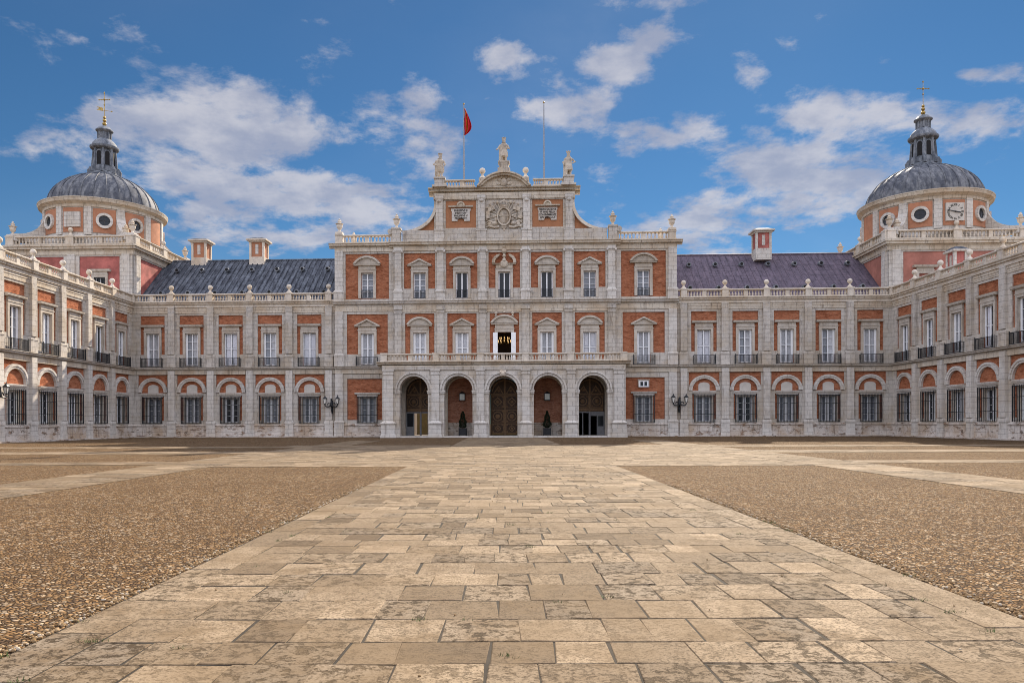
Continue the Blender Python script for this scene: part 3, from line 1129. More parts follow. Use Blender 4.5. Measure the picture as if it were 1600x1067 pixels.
# ------------------------------------------------------------------ central block
def make_pavilion():
    root = thing('palace_block', 'tall central palace block with a gabled coat of arms above a five arched portico', 'palace', ORG, -TH)
    IB = [4.33 * k for k in range(-2, 3)]
    PO, PI_ = .25, .42                          # brick planes of the outer bays and the middle
    # ---- outer bays
    for s in (-1, 1):
        c = s * 14.1
        x0, x1 = sorted((s * 11.3, s * 17.45))
        hb = [(c - .93, c + .93, 1.42, 4.12), (c - .69, c + .69, 7.40, 10.65), (c - .62, c + .62, 14.2, 16.86)]
        hs = [(c - 2.1, c + 2.1, 1.76, 5.98), (c - .93, c + .93, 1.42, 1.76), (c - 2.12, c + 2.12, 8.5, 12.6), (c - .69, c + .69, 7.40, 8.5), (c - 2.25, c + 2.25, 14.15, 18.8)]
        MB().wall(x0, x1, 0, 19.1, PO, hb, .45).obj('brick_wall', 'brick', root)
        MB().wall(x0, x1, 1.3, 19.1, PO + .11, hs, .115).obj('stone_facing', 'stone', root)
        pl = MB()
        pl.pb(x0, x1, 0, PO + .2, .2, 1.18)
        pl.profile([(0, 1.18), (PO + .27, 1.18), (PO + .27, 1.27), (PO + .16, 1.36), (0, 1.36)][::-1], x0, x1)
        pl.pb(x0, x1, 0, PO + .24, 0, .2)
        pl.obj('plinth', 'stone_plinth', root)
        o = place_window(root, c, PO, 1.5, 1.62, 2.55, 'casement', recess=.40)
        link('window_jamb', jamb_mesh(), o)
        lm = MB()
        lm.profile([(0, 0), (.2, 0), (.24, .05), (.30, .14), (.30, .2), (0, .2)][::-1], -1.3, 1.3)
        lm.pb(-1.05, 1.05, 0, .14, -.18, 0)
        lm.obj('lintel', 'stone_white', root, (c, -PO, 4.35))
        link('window_grille', grille_mesh(2.06, 2.78, nh=(.03, .3, .68, .97)), root, (c, -PO, 1.42))
        place_window(root, c, PO, 7.45, 1.37, 3.2, 'blind', surround_mesh(1.37, 3.2, .27, .15, 'tri', 3.85, 2.6, 1.0), recess=.2)
        link('balcony_railing', railing_mesh(2.16, .95), root, (c, -PO - .05, 7.25))
        place_window(root, c, PO, 14.25, 1.26, 2.6, 'grid', surround_mesh(1.26, 2.6, .28, .15, 'seg', 3.3, 2.7, 0.0), recess=.22)
        link('balcony_railing', railing_mesh(1.24, .85, .03, True), root, (c, -PO, 14.25))
        if s > 0:     # small square window over the right-hand grille
            place_window(root, c - .02, PO + .14, 5.0, .95, .62, 'dark', surround_mesh(.95, .62, .09, .03, None, None, None), recess=.03)
        # corner pilaster, all storeys
        px = s * 17.0
        for z0, zp, z1, w_ in ((0.0, 1.75, 6.5, .40), (7.25, 8.6, 12.9, .40), (13.9, 15.1, 19.1, .42)):
            g = MB()
            g.pb(px - w_ - .1, px + w_ + .1, PO, PO + .36, z0, zp - .3)
            g.pb(px - w_ - .13, px + w_ + .13, PO, PO + .40, zp - .3, zp - .17)
            g.frustum(px, -PO - .14, zp - .17, zp, w_ + .1, .2, w_, .13)
            g.pb(px - w_, px + w_, PO, PO + .27, zp, z1)
            g.obj('pilaster', 'stone_white', root)
        MB().pb(x0, x1, PO, PO + .19, 6.5, 6.902).obj('frieze', 'stone_warm', root)
        MB().profile(cornice_profile(PO, 6.9, 7.25, .62), x0, x1 ).obj('string_course', 'stone', root)
        ar = MB()
        ar.pb(x0, x1, PO, PO + .18, 12.9, 13.42)
        ar.obj('entablature', 'stone_warm', root)
        MB().profile(cornice_profile(PO, 13.4, 13.9, .62), x0 - (.15 if s < 0 else 0), x1 + (.15 if s > 0 else 0)).obj('string_course', 'stone', root)
        ar = MB()
        ar.pb(x0, x1, PO, PO + .17, 19.0, 19.35)
        ar.obj('entablature', 'stone_warm', root)
        ext = .55
        MB().profile(cornice_profile(PO, 19.36, 19.85, .62), x0 - (ext if s < 0 else 0), x1 + (ext if s > 0 else 0)).obj('cornice', 'stone_warm', root)
        # roof balustrade with urns
        xa, xb = sorted((s * 11.6, s * 17.3))
        balustrade(root, xa, xb, .35, 19.85, 20.72, [s * 16.95, s * 11.25], [s * 14.1], n_between=6, postw=.75)
        q = MB()
        q.pb(s * 16.95 - .38, s * 16.95 + .38, -.05, .72, 20.77, 21.0)
        q.obj('urn_base', 'stone_plain', root)
        link('urn', urn_mesh(1.45), root, (s * 16.95, -.35, 21.0))
        link('urn', urn_mesh(1.45), root, (s * 16.75, 5.0, 21.0))
        MB().box(s * 16.75 - .36, s * 16.75 + .36, 4.64, 5.36, 19.85, 21.0).obj('pedestal', 'stone_plain', root)
        # scroll urns beside the gable
        q = MB()
        q.pb(s * 11.0 - .42, s * 11.0 + .42, .1, .95, 19.85, 21.15)
        q.pb(s * 11.0 - .48, s * 11.0 + .48, .04, 1.01, 21.15, 21.32)
        q.obj('pedestal', 'stone', root)
        link('urn', urn_mesh(1.5), root, (s * 11.0, -.52, 21.32))
        v = MB()
        v.lathe([(.28, 0), (.28, .55)], 14, (0, 0, 0))
        m = v.mesh('volute', 'stone', 40)
        o = link('volute', m, root, (s * 11.62, -.25, 20.95))
        o.rotation_euler = (R(90), 0, 0)
    # ---- middle
    hb, hs = [], []
    for x in IB:
        hb += [(x - .69, x + .69, 7.45, 10.65), (x - .62, x + .62, 14.14, 16.80)]
        hs += [(x - 1.5, x + 1.5, 7.4, 12.6), (x - 1.6, x + 1.6, 15.13, 18.76), (x - .9, x + .9, 14.14, 15.13)]
    MB().wall(-11.35, 11.35, 7.0, 19.1, PI_, hb, .55).obj('brick_wall', 'brick', root)
    MB().wall(-11.35, 11.35, 7.0, 19.1, PI_ + .11, hs, .115).obj('stone_facing', 'stone', root)
    for i, x in enumerate(IB):
        hood = ('seg', 'tri', 'seg', 'tri', 'seg')[i]
        if i == 2:
            o = link('window', surround_mesh(1.37, 3.2, .3, .16, 'seg', 3.95, 2.7, 0.0), root, (x, -PI_, 7.45))
            lf = MB()
            for s in (-1, 1):
                a, b = sorted((s * .69, s * 1.16))
                l = MB()
                l.pb(a, b, .17, .22, 0.1, 3.15)
                l.pb(a + .06, b - .06, .22, .235, .25, 1.5)
                l.pb(a + .06, b - .06, .22, .235, 1.65, 3.0)
                l.obj('shutter_leaf', 'white_paint', o)
            for dx, k in ((-.85, .55), (0, .8), (.85, .55)):
                fm = MB().lathe([(.16, 0), (.16, .08), (.07, .18), (.05, .3), (.15, .45), (.17, .6), (.1, .75), (.04, .85), (.0005, 1.0)], 10).mesh('finial', 'stone_plain', 50)
                f_ = link('finial', fm, o, (dx, -.15, 4.32 + (.50 if dx else .83)))
                f_.scale = (1, 1, k)
            rm = MB()
            rm.box(-2.2, 2.2, .58, 5.0, -.05, 4.0)
            rr = MB()
            v_, f_ = flip(rm)
            rr.add(v_, [q for i_, q in enumerate(f_) if i_ != 2])
            room = rr.obj('room', 'room', o)
        else:
            place_window(root, x, PI_, 7.45, 1.37, 3.2, 'shut' if i == 4 else 'blind', surround_mesh(1.37, 3.2, .27, .15, hood, 3.85, 2.5, 0.0), recess=.2)
        h2 = ('tri', 'seg', 'seg', 'seg', 'tri')[i]
        sty = ('grid', 'dark', 'dark', 'dark', 'grid')[i]
        if i == 2:
            o = place_window(root, x, PI_, 14.14, 1.26, 2.65, sty, surround_mesh(1.26, 2.65, .26, .15, None, None, None), recess=.24)
            g = MB()
            g.pb(-.86, .86, 0, .17, 2.99, 3.35)
            g.profile([(0, 3.35), (.25, 3.35), (.35, 3.48), (0, 3.48)][::-1], -1.2, 1.2)
            for s in (-1, 1):
                a_ = [(s * px_, pz_) for px_, pz_ in ((1.25, 3.48), (1.2, 3.85), (1.0, 4.15), (.72, 4.35), (.45, 4.40))]
                b_ = [(s * px_, pz_) for px_, pz_ in ((.92, 3.482), (.92, 3.75), (.8, 3.95), (.62, 4.12), (.5, 4.2))]
                if s < 0:
                    g.strip(a_, b_, -.38, 0)
                else:
                    g.strip(b_, a_, -.38, 0)
            g.ball((0, -.2, 3.42), .42, 12, 8, 1, .5, .95)
            g.lathe([(.22, 3.7), (.16, 3.95), (.08, 4.05), (.2, 4.2), (.1, 4.4), (.26, 4.62), (.28, 4.8), (.12, 4.95), (.1, 5.05), (.16, 5.15), (.0005, 5.35)], 12, (0, -.2, 0))
            g.obj('pediment', 'stone_warm', o, (0, -.24, 0))
        else:
            place_window(root, x, PI_, 14.14, 1.26, 2.65, sty, surround_mesh(1.26, 2.65, .26, .15, h2, 3.28, 2.45, 0.0), recess=.24)
        link('balcony_railing', railing_mesh(1.24, .86, .03, True), root, (x, -PI_, 14.14))
    MB().pb(-11.35, 11.35, PI_, PI_ + .18, 12.75, 13.42).obj('entablature', 'stone_warm', root)
    MB().profile(cornice_profile(PI_, 13.4, 13.9, .68), -11.75, 11.75).obj('string_course', 'stone', root)
    MB().pb(-11.35, 11.35, PI_, PI_ + .17, 19.0, 19.35).obj('entablature', 'stone_warm', root)
    MB().profile(cornice_profile(PI_, 19.36, 19.88, .66), -11.75, 11.75).obj('cornice', 'stone_warm', root)
    for k in range(6):
        x = -10.85 + 4.34 * k
        g = MB()
        g.pb(x - .5, x + .5, PI_, PI_ + .36, 7.3, 8.5)
        g.pb(x - .34, x + .34, PI_, PI_ + .28, 8.5, 12.62)
        for z, e in ((12.62, .40), (12.74, .37), (12.98, .46)):
            g.pb(x - e, x + e, PI_, PI_ + .28 + (e - .34), z, z + (.1 if z != 12.74 else .24))
        g.pb(x - .42, x + .42, PI_, PI_ + .33, 13.08, 13.4)
        g.obj('pilaster', 'stone', root)
        g = MB()
        g.pb(x - .46, x + .46, PI_, PI_ + .36, 13.9, 14.75)
        g.pb(x - .52, x + .52, PI_, PI_ + .41, 14.75, 14.9)
        g.frustum(x, -PI_ - .15, 14.9, 15.12, .46, .22, .36, .14)
        g.pb(x - .33, x + .33, PI_, PI_ + .28, 15.12, 18.72)
        g.frustum(x, -PI_ - .15, 18.72, 18.95, .33, .13, .5, .24)
        g.pb(x - .52, x + .52, PI_, PI_ + .42, 18.95, 19.06)
        for s in (-1, 1):
            g.ball((x + s * .42, -PI_ - .38, 18.86), .12, 8, 6)
        g.pb(x - .4, x + .4, PI_, PI_ + .33, 19.06, 19.3)
        g.obj('pilaster', 'stone_white', root)
    # body
    q = MB()
    q.box(-17.42, 17.42, 6.0, 13.0, 6.8, 19.8)
    q.obj('masonry_core', 'dark_void', root)
    for s in (-1, 1):
        a, b = sorted((s * 11.5, s * 17.42))
        MB().box(a, b, .36, 13, 0.0, 13.45).obj('masonry_core', 'dark_void', root)
    for s in (-1, 1):
        a, b = sorted((s * 17.05, s * 17.46))
        MB().box(a, b, -.2, 13, 13.4, 19.32).obj('flank_wall', 'stone', root)
    MB().box(-17.4, 17.4, -.2, 13, 19.4, 19.83).obj('roof_deck', 'stone_plain', root)
    MB().box(-11.3, 11.3, .13, 6.0, 11.6, 14.05).obj('floor_slab', 'room', root)
    # ---- attic gable with coat of arms
    pa = .45
    A = MB()
    hol = [(-5.98, -2.87, 21.3, 24.1), (2.87, 5.98, 21.3, 24.1)]
    A.wall(-7.15, 7.15, 19.85, 24.6, pa, hol, .12)
    A.box(-7.13, 7.13, -pa + .12, .6, 19.85, 24.6)
    A.obj('gable_wall', 'stone', root)
    for s in (-1, 1):
        c = s * 4.42
        x0, x1 = c - 1.55, c + 1.55
        MB().pb(x0, x1, pa - .115, pa - .09, 21.3, 24.1).obj('gable_panel', 'plaster_ochre', root)
        # plaque: eared slab with a half-round bite and a shell-crested shelf
        pts = [(-.92, 22.0), (-.35, 22.0)] + arc(0, 22.0, .35, PI, 0, 8)[1:-1] + [(.35, 22.0), (.92, 22.0), (.92, 23.0), (1.0, 23.05), (1.0, 23.3), (-1.0, 23.3), (-1.0, 23.05), (-.92, 23.0)]
        pq = MB().prism([(x + c, z) for x, z in pts], -pa - .02, -pa + .1).obj('plaque', 'stone_white', root)
        t = MB()
        t.pb(c - 1.25, c + 1.25, pa - .1, pa + .15, 23.42, 23.56)
        t.strip(arc(c, 23.56, .42, PI, 0, 10), arc(c, 23.562, .28, PI, 0, 10), -pa - .15, -pa + .1)
        t.prism(arc(c, 23.562, .28, 0, PI, 10), -pa - .04, -pa + .1)
        t.obj('plaque_crest', 'stone_warm', pq)
        lines = ('PHILIPPVS II', 'INSTITVIT', 'PHILIPPVS V', 'PROVEXIT') if s < 0 else ('FERDINANDVS', 'VI PIVS FELIX', 'CONSVMMAVIT', 'AN MDCCLII')
        for i, ln in enumerate(lines):
            text(ln, .27, (c, -pa - .035, 22.98 - i * .265), pq, 'inscription', 1.75)
    for x in (-6.6, -2.3, 2.3, 6.6):
        g = MB()
        g.pb(x - .5, x + .5, pa, pa + .3, 19.88, 20.95)
        g.pb(x - .55, x + .55, pa, pa + .35, 20.95, 21.15)
        g.pb(x - .34, x + .34, pa, pa + .24, 21.15, 24.05)
        g.frustum(x, -pa - .12, 24.05, 24.3, .34, .12, .5, .24)
        g.ball((x, -pa - .3, 24.02), .2, 10, 6, 1.2, .7, .8)
        g.pb(x - .42, x + .42, pa, pa + .3, 24.3, 24.6)
        g.obj('pilaster', 'stone_white', root)
    MB().pb(-7.2, 7.2, pa - .5, pa + .13, 24.2, 24.84).obj('entablature', 'stone_warm', root)
    MB().pb(-10.4, 10.4, -.2, pa + .16, 19.86, 21.08).obj('parapet', 'stone', root)
    MB().profile(cornice_profile(-.6, 24.82, 25.4, 1.55), -7.75, 7.75).obj('cornice', 'stone_warm', root)
    # segmental pediment
    H, rise = 2.75, 1.45
    z2 = 25.4
    ro = (H * H + rise * rise) / (2 * rise)
    an = math.asin(H / ro)
    cz = z2 + rise - ro
    g = MB()
    o_ = arc(0, cz, ro, PI / 2 + an, PI / 2 - an, 24)
    m_ = [(x, max(z, z2 + .001)) for x, z in arc(0, cz, ro - .16, PI / 2 + an * .985, PI / 2 - an * .985, 24)]
    i_ = [(x, max(z, z2 + .001)) for x, z in arc(0, cz, ro - .36, PI / 2 + an * .95, PI / 2 - an * .95, 24)]
    g.strip(o_, m_, -1.15, .4)
    g.strip(m_, i_, -.95, .4)
    g.prism(i_[::-1], -.55, .4)
    pd = g.obj('pediment', 'stone_warm', root)
    g = MB()
    g.ball((0, -.6, 25.85), .38, 12, 8, 1, .5, 1.1)
    for s in (-1, 1):
        g.ball((s * .45, -.58, 26.1), .2, 8, 6, 1.2, .5, .8)
        g.ball((s * .52, -.58, 25.7), .2, 8, 6, 1.3, .5, .7)
        g.ball((s * .25, -.58, 26.35), .16, 8, 6)
    g.obj('carving', 'stone_statue', pd)
    # balustrade either side of it, ball finials, statue pedestals
    for s in (-1, 1):
        xa, xb = sorted((s * 2.95, s * 6.15))
        balustrade(root, xa, xb, .55, 25.4, 26.15, [], [s * 4.3], n_between=0, postw=.5)
        run_ends = sorted((s * 2.95, s * 6.1))
        rb = root.children
        bm = baluster_mesh(.45)
        run = [o for o in root.children if o.name.startswith('balustrade') and not o.name.startswith('balustrade_block')][-1]
        for a, b in ((xa + .05, s * 4.3 - .24), (s * 4.3 + .24, xb - .05)):
            n = 5
            for i in range(n):
                link('baluster', bm, run, (a + (b - a) * (i + .5) / n, -.55, 25.54))
        b = MB()
        b.pb(s * 2.2 - .35, s * 2.2 + .35, .1, .8, 25.9, 26.28)
        b.obj('pedestal', 'stone', root)
        bf = link('ball_finial', ball_finial_mesh(), root, (s * 2.2, -.5, 26.28))
        bf.scale = (1.25, 1.25, 1.25)
        b = MB()
        b.pb(s * 6.55 - .75, s * 6.55 + .75, -.1, 1.05, 25.4, 25.6)
        b.pb(s * 6.55 - .5, s * 6.55 + .5, .05, .95, 25.6, 26.2)
        b.pb(s * 6.55 - .58, s * 6.55 + .58, -.02, 1.02, 26.2, 26.38)
        b.obj('statue_pedestal', 'stone', root)
        # concave scroll flank
        pts_o = []
        for i in range(13):
            a = PI / 2 * i / 12
            # quarter curve from (7.15, 23.7) to (10.4, 21.15), hollow to the outside
            pts_o.append((s * (10.5 - 3.35 * math.sin(a) ** 1.0), 21.08 + 2.65 * (1 - math.cos(a))))
        base = [(s * 10.5, 21.06)] 
        pts = [(s * 7.1, 21.06)] + [(s * 10.5, 21.06)] + pts_o
        if s < 0:
            pts = pts[::-1]
        g = MB()
        g.prism(pts, -.22, .2)
        g.obj('scroll_panel', 'plaster_ochre', root)
        inn = [(x - s * .0 - s * .30 * math.sin(PI / 2 * i / 12), z - .30 * math.cos(PI / 2 * i / 12) * (0.2 + .8 * (i / 12 > .08))) for i, (x, z) in enumerate(pts_o)]
        inn = [(x, max(z, 21.062)) for x, z in inn]
        g = MB()
        if s < 0:
            g.strip([(x, z) for x, z in pts_o][::-1], inn[::-1], -.55, .25)
        else:
            g.strip(inn[::-1], [(x, z) for x, z in pts_o][::-1], -.55, .25)
        g.obj('scroll_coping', 'stone_plain', root)
    b = MB()
    b.pb(-.62, .62, .0, 1.1, 26.75, 27.2)
    b.frustum(0, -.55, 27.2, 27.75, .45, .42, .52, .48)
    b.pb(-.58, .58, .02, 1.08, 27.75, 27.9)
    b.obj('statue_pedestal', 'stone', root)
    coat_of_arms(root, pa)
    portico(root)
    return root


def flip(mb):
    return mb.v, [tuple(reversed(f)) for f in mb.f]


def text(s, size, loc, parent, mat, maxw=None, rot=(R(90), 0, 0), name='inscription'):
    cu = bpy.data.curves.new(name, 'FONT')
    cu.body = s
    cu.size = size
    cu.align_x = 'CENTER'
    cu.extrude = .012
    cu.offset = size * .018
    cu.materials.append(MATS[mat])
    tmp = bpy.data.objects.new('lettering', cu)
    C.objects.link(tmp)
    bpy.context.view_layer.update()
    me = bpy.data.meshes.new_from_object(tmp.evaluated_get(bpy.context.evaluated_depsgraph_get()))
    bpy.data.objects.remove(tmp)
    bpy.data.curves.remove(cu)
    me.name = name
    o = bpy.data.objects.new(name, me)
    C.objects.link(o)
    o.location = loc
    o.rotation_euler = rot
    if maxw:
        wd = max(v.co.x for v in me.vertices) - min(v.co.x for v in me.vertices)
        if wd > maxw:
            o.scale = (maxw / wd, 1, 1)
    o.parent = parent
    return o


def coat_of_arms(root, pa):
    rnd = random.Random(5)
    g = MB()
    y = -pa - .05
    # shield, oval cartouche with a raised rim and quarters
    g.ball((0, y, 22.35), .62, 16, 10, 1, .35, 1.35)
    g.strip(arc(0, 22.35, .72, 0, 2 * PI, 24, .95)[:-1], arc(0, 22.35, .58, 0, 2 * PI, 24, .8)[:-1], y - .32, y, True)
    g.pb(-.03, .03, pa, pa + .33, 21.7, 23.0)
    g.pb(-.5, .5, pa, pa + .33, 22.38, 22.44)
    # crown with arches
    g.lathe([(.42, 0), (.45, .08), (.40, .12), (.46, .25)], 14, (0, y, 23.25))
    for k in range(5):
        a = PI * (k + .5) / 5
        x = .42 * math.cos(a)
        g.tube([(x, y - .2, 23.5), (x * 1.25, y - .22, 23.72), (x * .6, y - .15, 23.9), (0, y - .1, 23.95)], .05, 6)
    g.ball((0, y - .1, 24.02), .1, 8, 6)
    g.pb(-.025, .025, pa + .05, pa + .15, 24.0, 24.3)
    # lances, banners, cannon and drums fanned round the shield
    for s in (-1, 1):
        for ang, L, r in ((58, 1.9, .05), (45, 2.05, .05), (32, 2.05, .05), (18, 1.9, .045), (68, 1.75, .09), (5, 1.75, .05)):
            a = R(ang)
            dx, dz = math.cos(a) * s, math.sin(a)
            g.tube([(dx * .55, y - .08, 22.2 + dz * .55), (dx * L, y - .1, 22.2 + dz * L)], [r, r * .8], 6)
            g.ball((dx * L, y - .1, 22.2 + dz * L), r * 2.0, 8, 6, 1, .8, 1)
        for ang, L in ((50, 1.5), (37, 1.65), (22, 1.6), (10, 1.5)):
            a = R(ang)
            cx, cz = math.cos(a) * L * s, 22.2 + math.sin(a) * L
            pts = [(cx, cz + .22), (cx - s * .05, cz - .25), (cx + s * .3, cz - .35), (cx + s * .33, cz + .05)]
            if s > 0:
                pts = [pts[0], pts[1], pts[2], pts[3]]
            else:
                pts = pts[::-1]
            g.prism(pts, y - .16 - rnd.random() * .08, y + .02)
        # figures/lions and scrolls at the foot
        g.ball((s * .95, y, 21.7), .3, 10, 8, 1.2, .7, .8)
        g.ball((s * .82, y - .05, 22.1), .2, 10, 8, .9, .8, 1.2)
        g.ball((s * .85, y - .1, 22.42), .15, 8, 6)
        g.tube([(s * .5, y - .05, 21.35), (s * 1.0, y - .1, 21.28), (s * 1.5, y - .1, 21.42), (s * 1.85, y - .05, 21.3)], [.13, .12, .1, .06], 8)
        g.tube([(s * 1.1, y - .05, 21.75), (s * 1.55, y - .1, 21.95), (s * 1.8, y - .05, 21.75)], [.12, .1, .05], 8)
        g.lathe([(.2, 0), (.2, .3)], 12, (s * 1.45, y, 21.5))
        for k in range(16):
            g.ball((s * (.75 + rnd.random() * 1.05), y, 21.3 + rnd.random() * 1.2), .07 + rnd.random() * .08, 7, 5, 1 + rnd.random(), .9, 1)
    g.ball((0, y - .05, 21.35), .3, 10, 8, 1, .6, .8)
    g.ball((0, y - .05, 21.02), .14, 8, 6)
    g.obj('coat_of_arms', 'stone_statue', root, smooth=50)


# ------------------------------------------------------------------ portico
def portico(root):
    PF, TK = 4.55, 1.05                          # front plane and thickness of the arcade wall
    IB = [4.33 * k for k in range(-2, 3)]
    rr, zc, n = 1.38, 4.59, 20

    def arcade(name, x_edges, p0, p1, z0, z1, r, zspring, mat, zb):
        """wall with round-headed openings between depths; one mesh"""
        b = MB()
        for side, y in ((0, -p1), (1, -p0)):
            vs, fs = [], []
            xe = [x_edges[0]] + [e for c in IB for e in (c - r, c + r)] + [x_edges[1]]
            # piers
            for a, c in zip(xe[0::2], xe[1::2]):
                o = len(vs)
                vs += [(a, y, zb), (c, y, zb), (c, y, z1), (a, y, z1)]
                fs.append((o, o + 1, o + 2, o + 3))
            for c in IB:
                ar = arc(c, zspring, r, PI, 0, n)
                o = len(vs)
                vs += [(x, y, z) for x, z in ar] + [(x, y, z1) for x, z in ar]
                for i in range(n):
                    fs.append((o + i, o + i + 1, o + n + 1 + i + 1, o + n + 1 + i))
            if side:
                fs = [tuple(reversed(f)) for f in fs]
            b.add(vs, fs)
        for c in IB:
            path = [(c - r, zb)] + arc(c, zspring, r, PI, 0, n) + [(c + r, zb)]
            vs = [(x, -p1, z) for x, z in path] + [(x, -p0, z) for x, z in path]
            m = len(path)
            b.add(vs, [(i, i + m, i + m + 1, i + 1) for i in range(m - 1)])
        for x in x_edges:
            b.add([(x, -p1, zb), (x, -p0, zb), (x, -p0, z1), (x, -p1, z1)], [(0, 1, 2, 3)])
        return b.obj(name, mat, root)
    arcade('arcade_wall', (-11.75, 11.75), PF - TK, PF, 0, 6.6, rr, zc, 'stone', 0.0)
    # back wall with wider doorways, then the fills
    arcade('porch_wall', (-11.7, 11.7), -.1, .38, 0, 7.0, 1.5, 4.5, 'stone', 0.0)
    for s in (-1, 1):
        a, b = sorted((s * 11.7, s * 10.75))
        MB().box(a, b, -PF + TK, -.38, 0.0, 6.6).obj('end_wall', 'stone', root)
    MB().box(-11.75, 11.75, -PF + .02, -.38, 6.602, 7.0).obj('porch_ceiling', 'stone_plain', root)
    MB().box(-11.9, 11.9, -PF - .25, 1.0, 0.006, .15).obj('porch_step', 'stone_white', root)
    for i, c in enumerate(IB):
        # arch mouldings and imposts on the front
        a = MB()
        a.strip(arc(c, zc, rr + .42, PI, 0, n), arc(c, zc, rr + .24, PI, 0, n), -PF - .22, -PF + .02)
        a.strip(arc(c, zc, rr + .22, PI, 0, n), arc(c, zc, rr, PI, 0, n), -PF - .09, -PF + .02)
        a.obj('arch', 'stone_white', root)
        for s in (-1, 1):
            x0, x1 = sorted((c + s * (rr - .05), c + s * (rr + .44)))
            g = MB()
            g.pb(x0, x1, PF - .8, PF + .12, 4.25, 4.42)
            g.pb(x0 - .03, x1 + .03, PF - .83, PF + .16, 4.42, 4.56)
            g.obj('impost', 'stone_white', root)
    for k in range(6):
        x = -10.9 + 4.36 * k
        if k in (0, 5):
            x = math.copysign(11.1, x)
        w_ = .37 if 0 < k < 5 else .46
        g = MB()
        g.pb(x - w_ - .30, x + w_ + .30, PF, PF + .46, 0.0, .28)
        g.pb(x - w_ - .22, x + w_ + .22, PF, PF + .38, .28, 1.22)
        g.frustum(x, -PF - .15, 1.22, 1.42, w_ + .22, .23, w_ + .32, .33)
        g.frustum(x, -PF - .15, 1.42, 1.62, w_ + .30, .3, w_, .10)
        g.pb(x - w_, x + w_, PF, PF + .25, 1.6, 6.1)
        for z, e in ((6.1, .05), (6.22, .02), (6.42, .09)):
            g.pb(x - w_ - e, x + w_ + e, PF, PF + .25 + e, z, z + (.12 if z < 6.2 else .2 if z < 6.4 else .14))
        g.obj('pilaster', 'stone_white', root)
    # keystone mask over the middle arch
    g = MB()
    g.prism([(-.22, 5.92), (.22, 5.92), (.32, 6.5), (-.32, 6.5)], -PF - .26, -PF)
    g.ball((0, -PF - .28, 6.15), .2, 10, 8, .9, .7, 1.15)
    for s in (-1, 1):
        g.ball((s * .22, -PF - .24, 6.3), .11, 8, 6)
    g.obj('keystone', 'stone_plain', root)
    MB().pb(-11.72, 11.72, PF - 1.0, PF + .10, 6.56, 6.86).obj('entablature', 'stone', root)
    q = MB()
    q.profile(cornice_profile(PF - 1, 6.86, 7.36, 1.52), -12.25, 12.25)
    q.box(-12.1, 12.1, -PF + 1, -.42, 7.0, 7.34)
    q.obj('cornice', 'stone_warm', root)
    posts = [-11.55, -6.5, -2.17, 2.17, 6.5, 11.55]
    # keep within one run
    balustrade(root, -11.55, 11.55, PF - .15, 7.36, 8.15, posts, [(a + b) / 2 for a, b in zip(posts, posts[1:])], n_between=6, postw=.6)
    # ---- doors and niches in the back wall
    for i, c in enumerate(IB):
        fill = arc(c, 4.5, 1.5, 0, PI, 20)
        outline = [(c - 1.5, .15), (c + 1.5, .15)] + fill
        if i in (1, 3):
            MB().prism([(x, z) for x, z in outline if True], -.1, .05).obj('niche_back', 'brick_niche', root)
            b = MB()
            b.pb(c - 1.49, c + 1.49, .1, .15, .152, 1.45)
            b.obj('niche_dado', 'stone_plinth', root)
        elif i == 2:
            door_leafs(root, c, .15, full=True)
        else:
            door_leafs(root, c, .15, full=False, left=(i == 0))
        g = MB()
        g.strip(arc(c, 4.5, 1.62, PI, 0, 20), arc(c, 4.5, 1.5, PI, 0, 20), -.44, -.36)
        for s in (-1, 1):
            a, b = sorted((c + s * 1.5, c + s * 1.85))
            g.pb(a, b, .36, .46, .15, 4.5)
            g.pb(a - .03, b + .03, .36, .5, 4.3, 4.52)
        g.obj('door_surround', 'stone_plain', root)


def relief_panel(b, x0, x1, z0, z1, p, kind):
    b.pb(x0, x1, p, p + .05, z0, z0 + .06)
    b.pb(x0, x1, p, p + .05, z1 - .06, z1)
    b.pb(x0, x0 + .06, p, p + .05, z0 + .06, z1 - .06)
    b.pb(x1 - .06, x1, p, p + .05, z0 + .06, z1 - .06)
    cx, cz = (x0 + x1) / 2, (z0 + z1) / 2
    r = min(x1 - x0, z1 - z0) / 2 - .14
    if kind == 'round':
        b.strip(arc(cx, cz, r, 0, 2 * PI, 18)[:-1], arc(cx, cz, r - .09, 0, 2 * PI, 18)[:-1], -p - .06, -p, True)
        b.ball((cx, -p, cz), r * .5, 10, 6, 1, .3, 1)
    else:
        b.strip([(cx, cz + r), (cx + r, cz), (cx, cz - r), (cx - r, cz)], [(cx, cz + r * .7), (cx + r * .7, cz), (cx, cz - r * .7), (cx - r * .7, cz)], -p - .06, -p, True)
        b.ball((cx, -p, cz), r * .35, 8, 6, 1, .3, 1)
    for sx in (-1, 1):
        for sz in (-1, 1):
            b.ball((cx + sx * ((x1 - x0) / 2 - .15), -p, cz + sz * ((z1 - z0) / 2 - .15)), .085, 8, 5, 1, .4, 1)


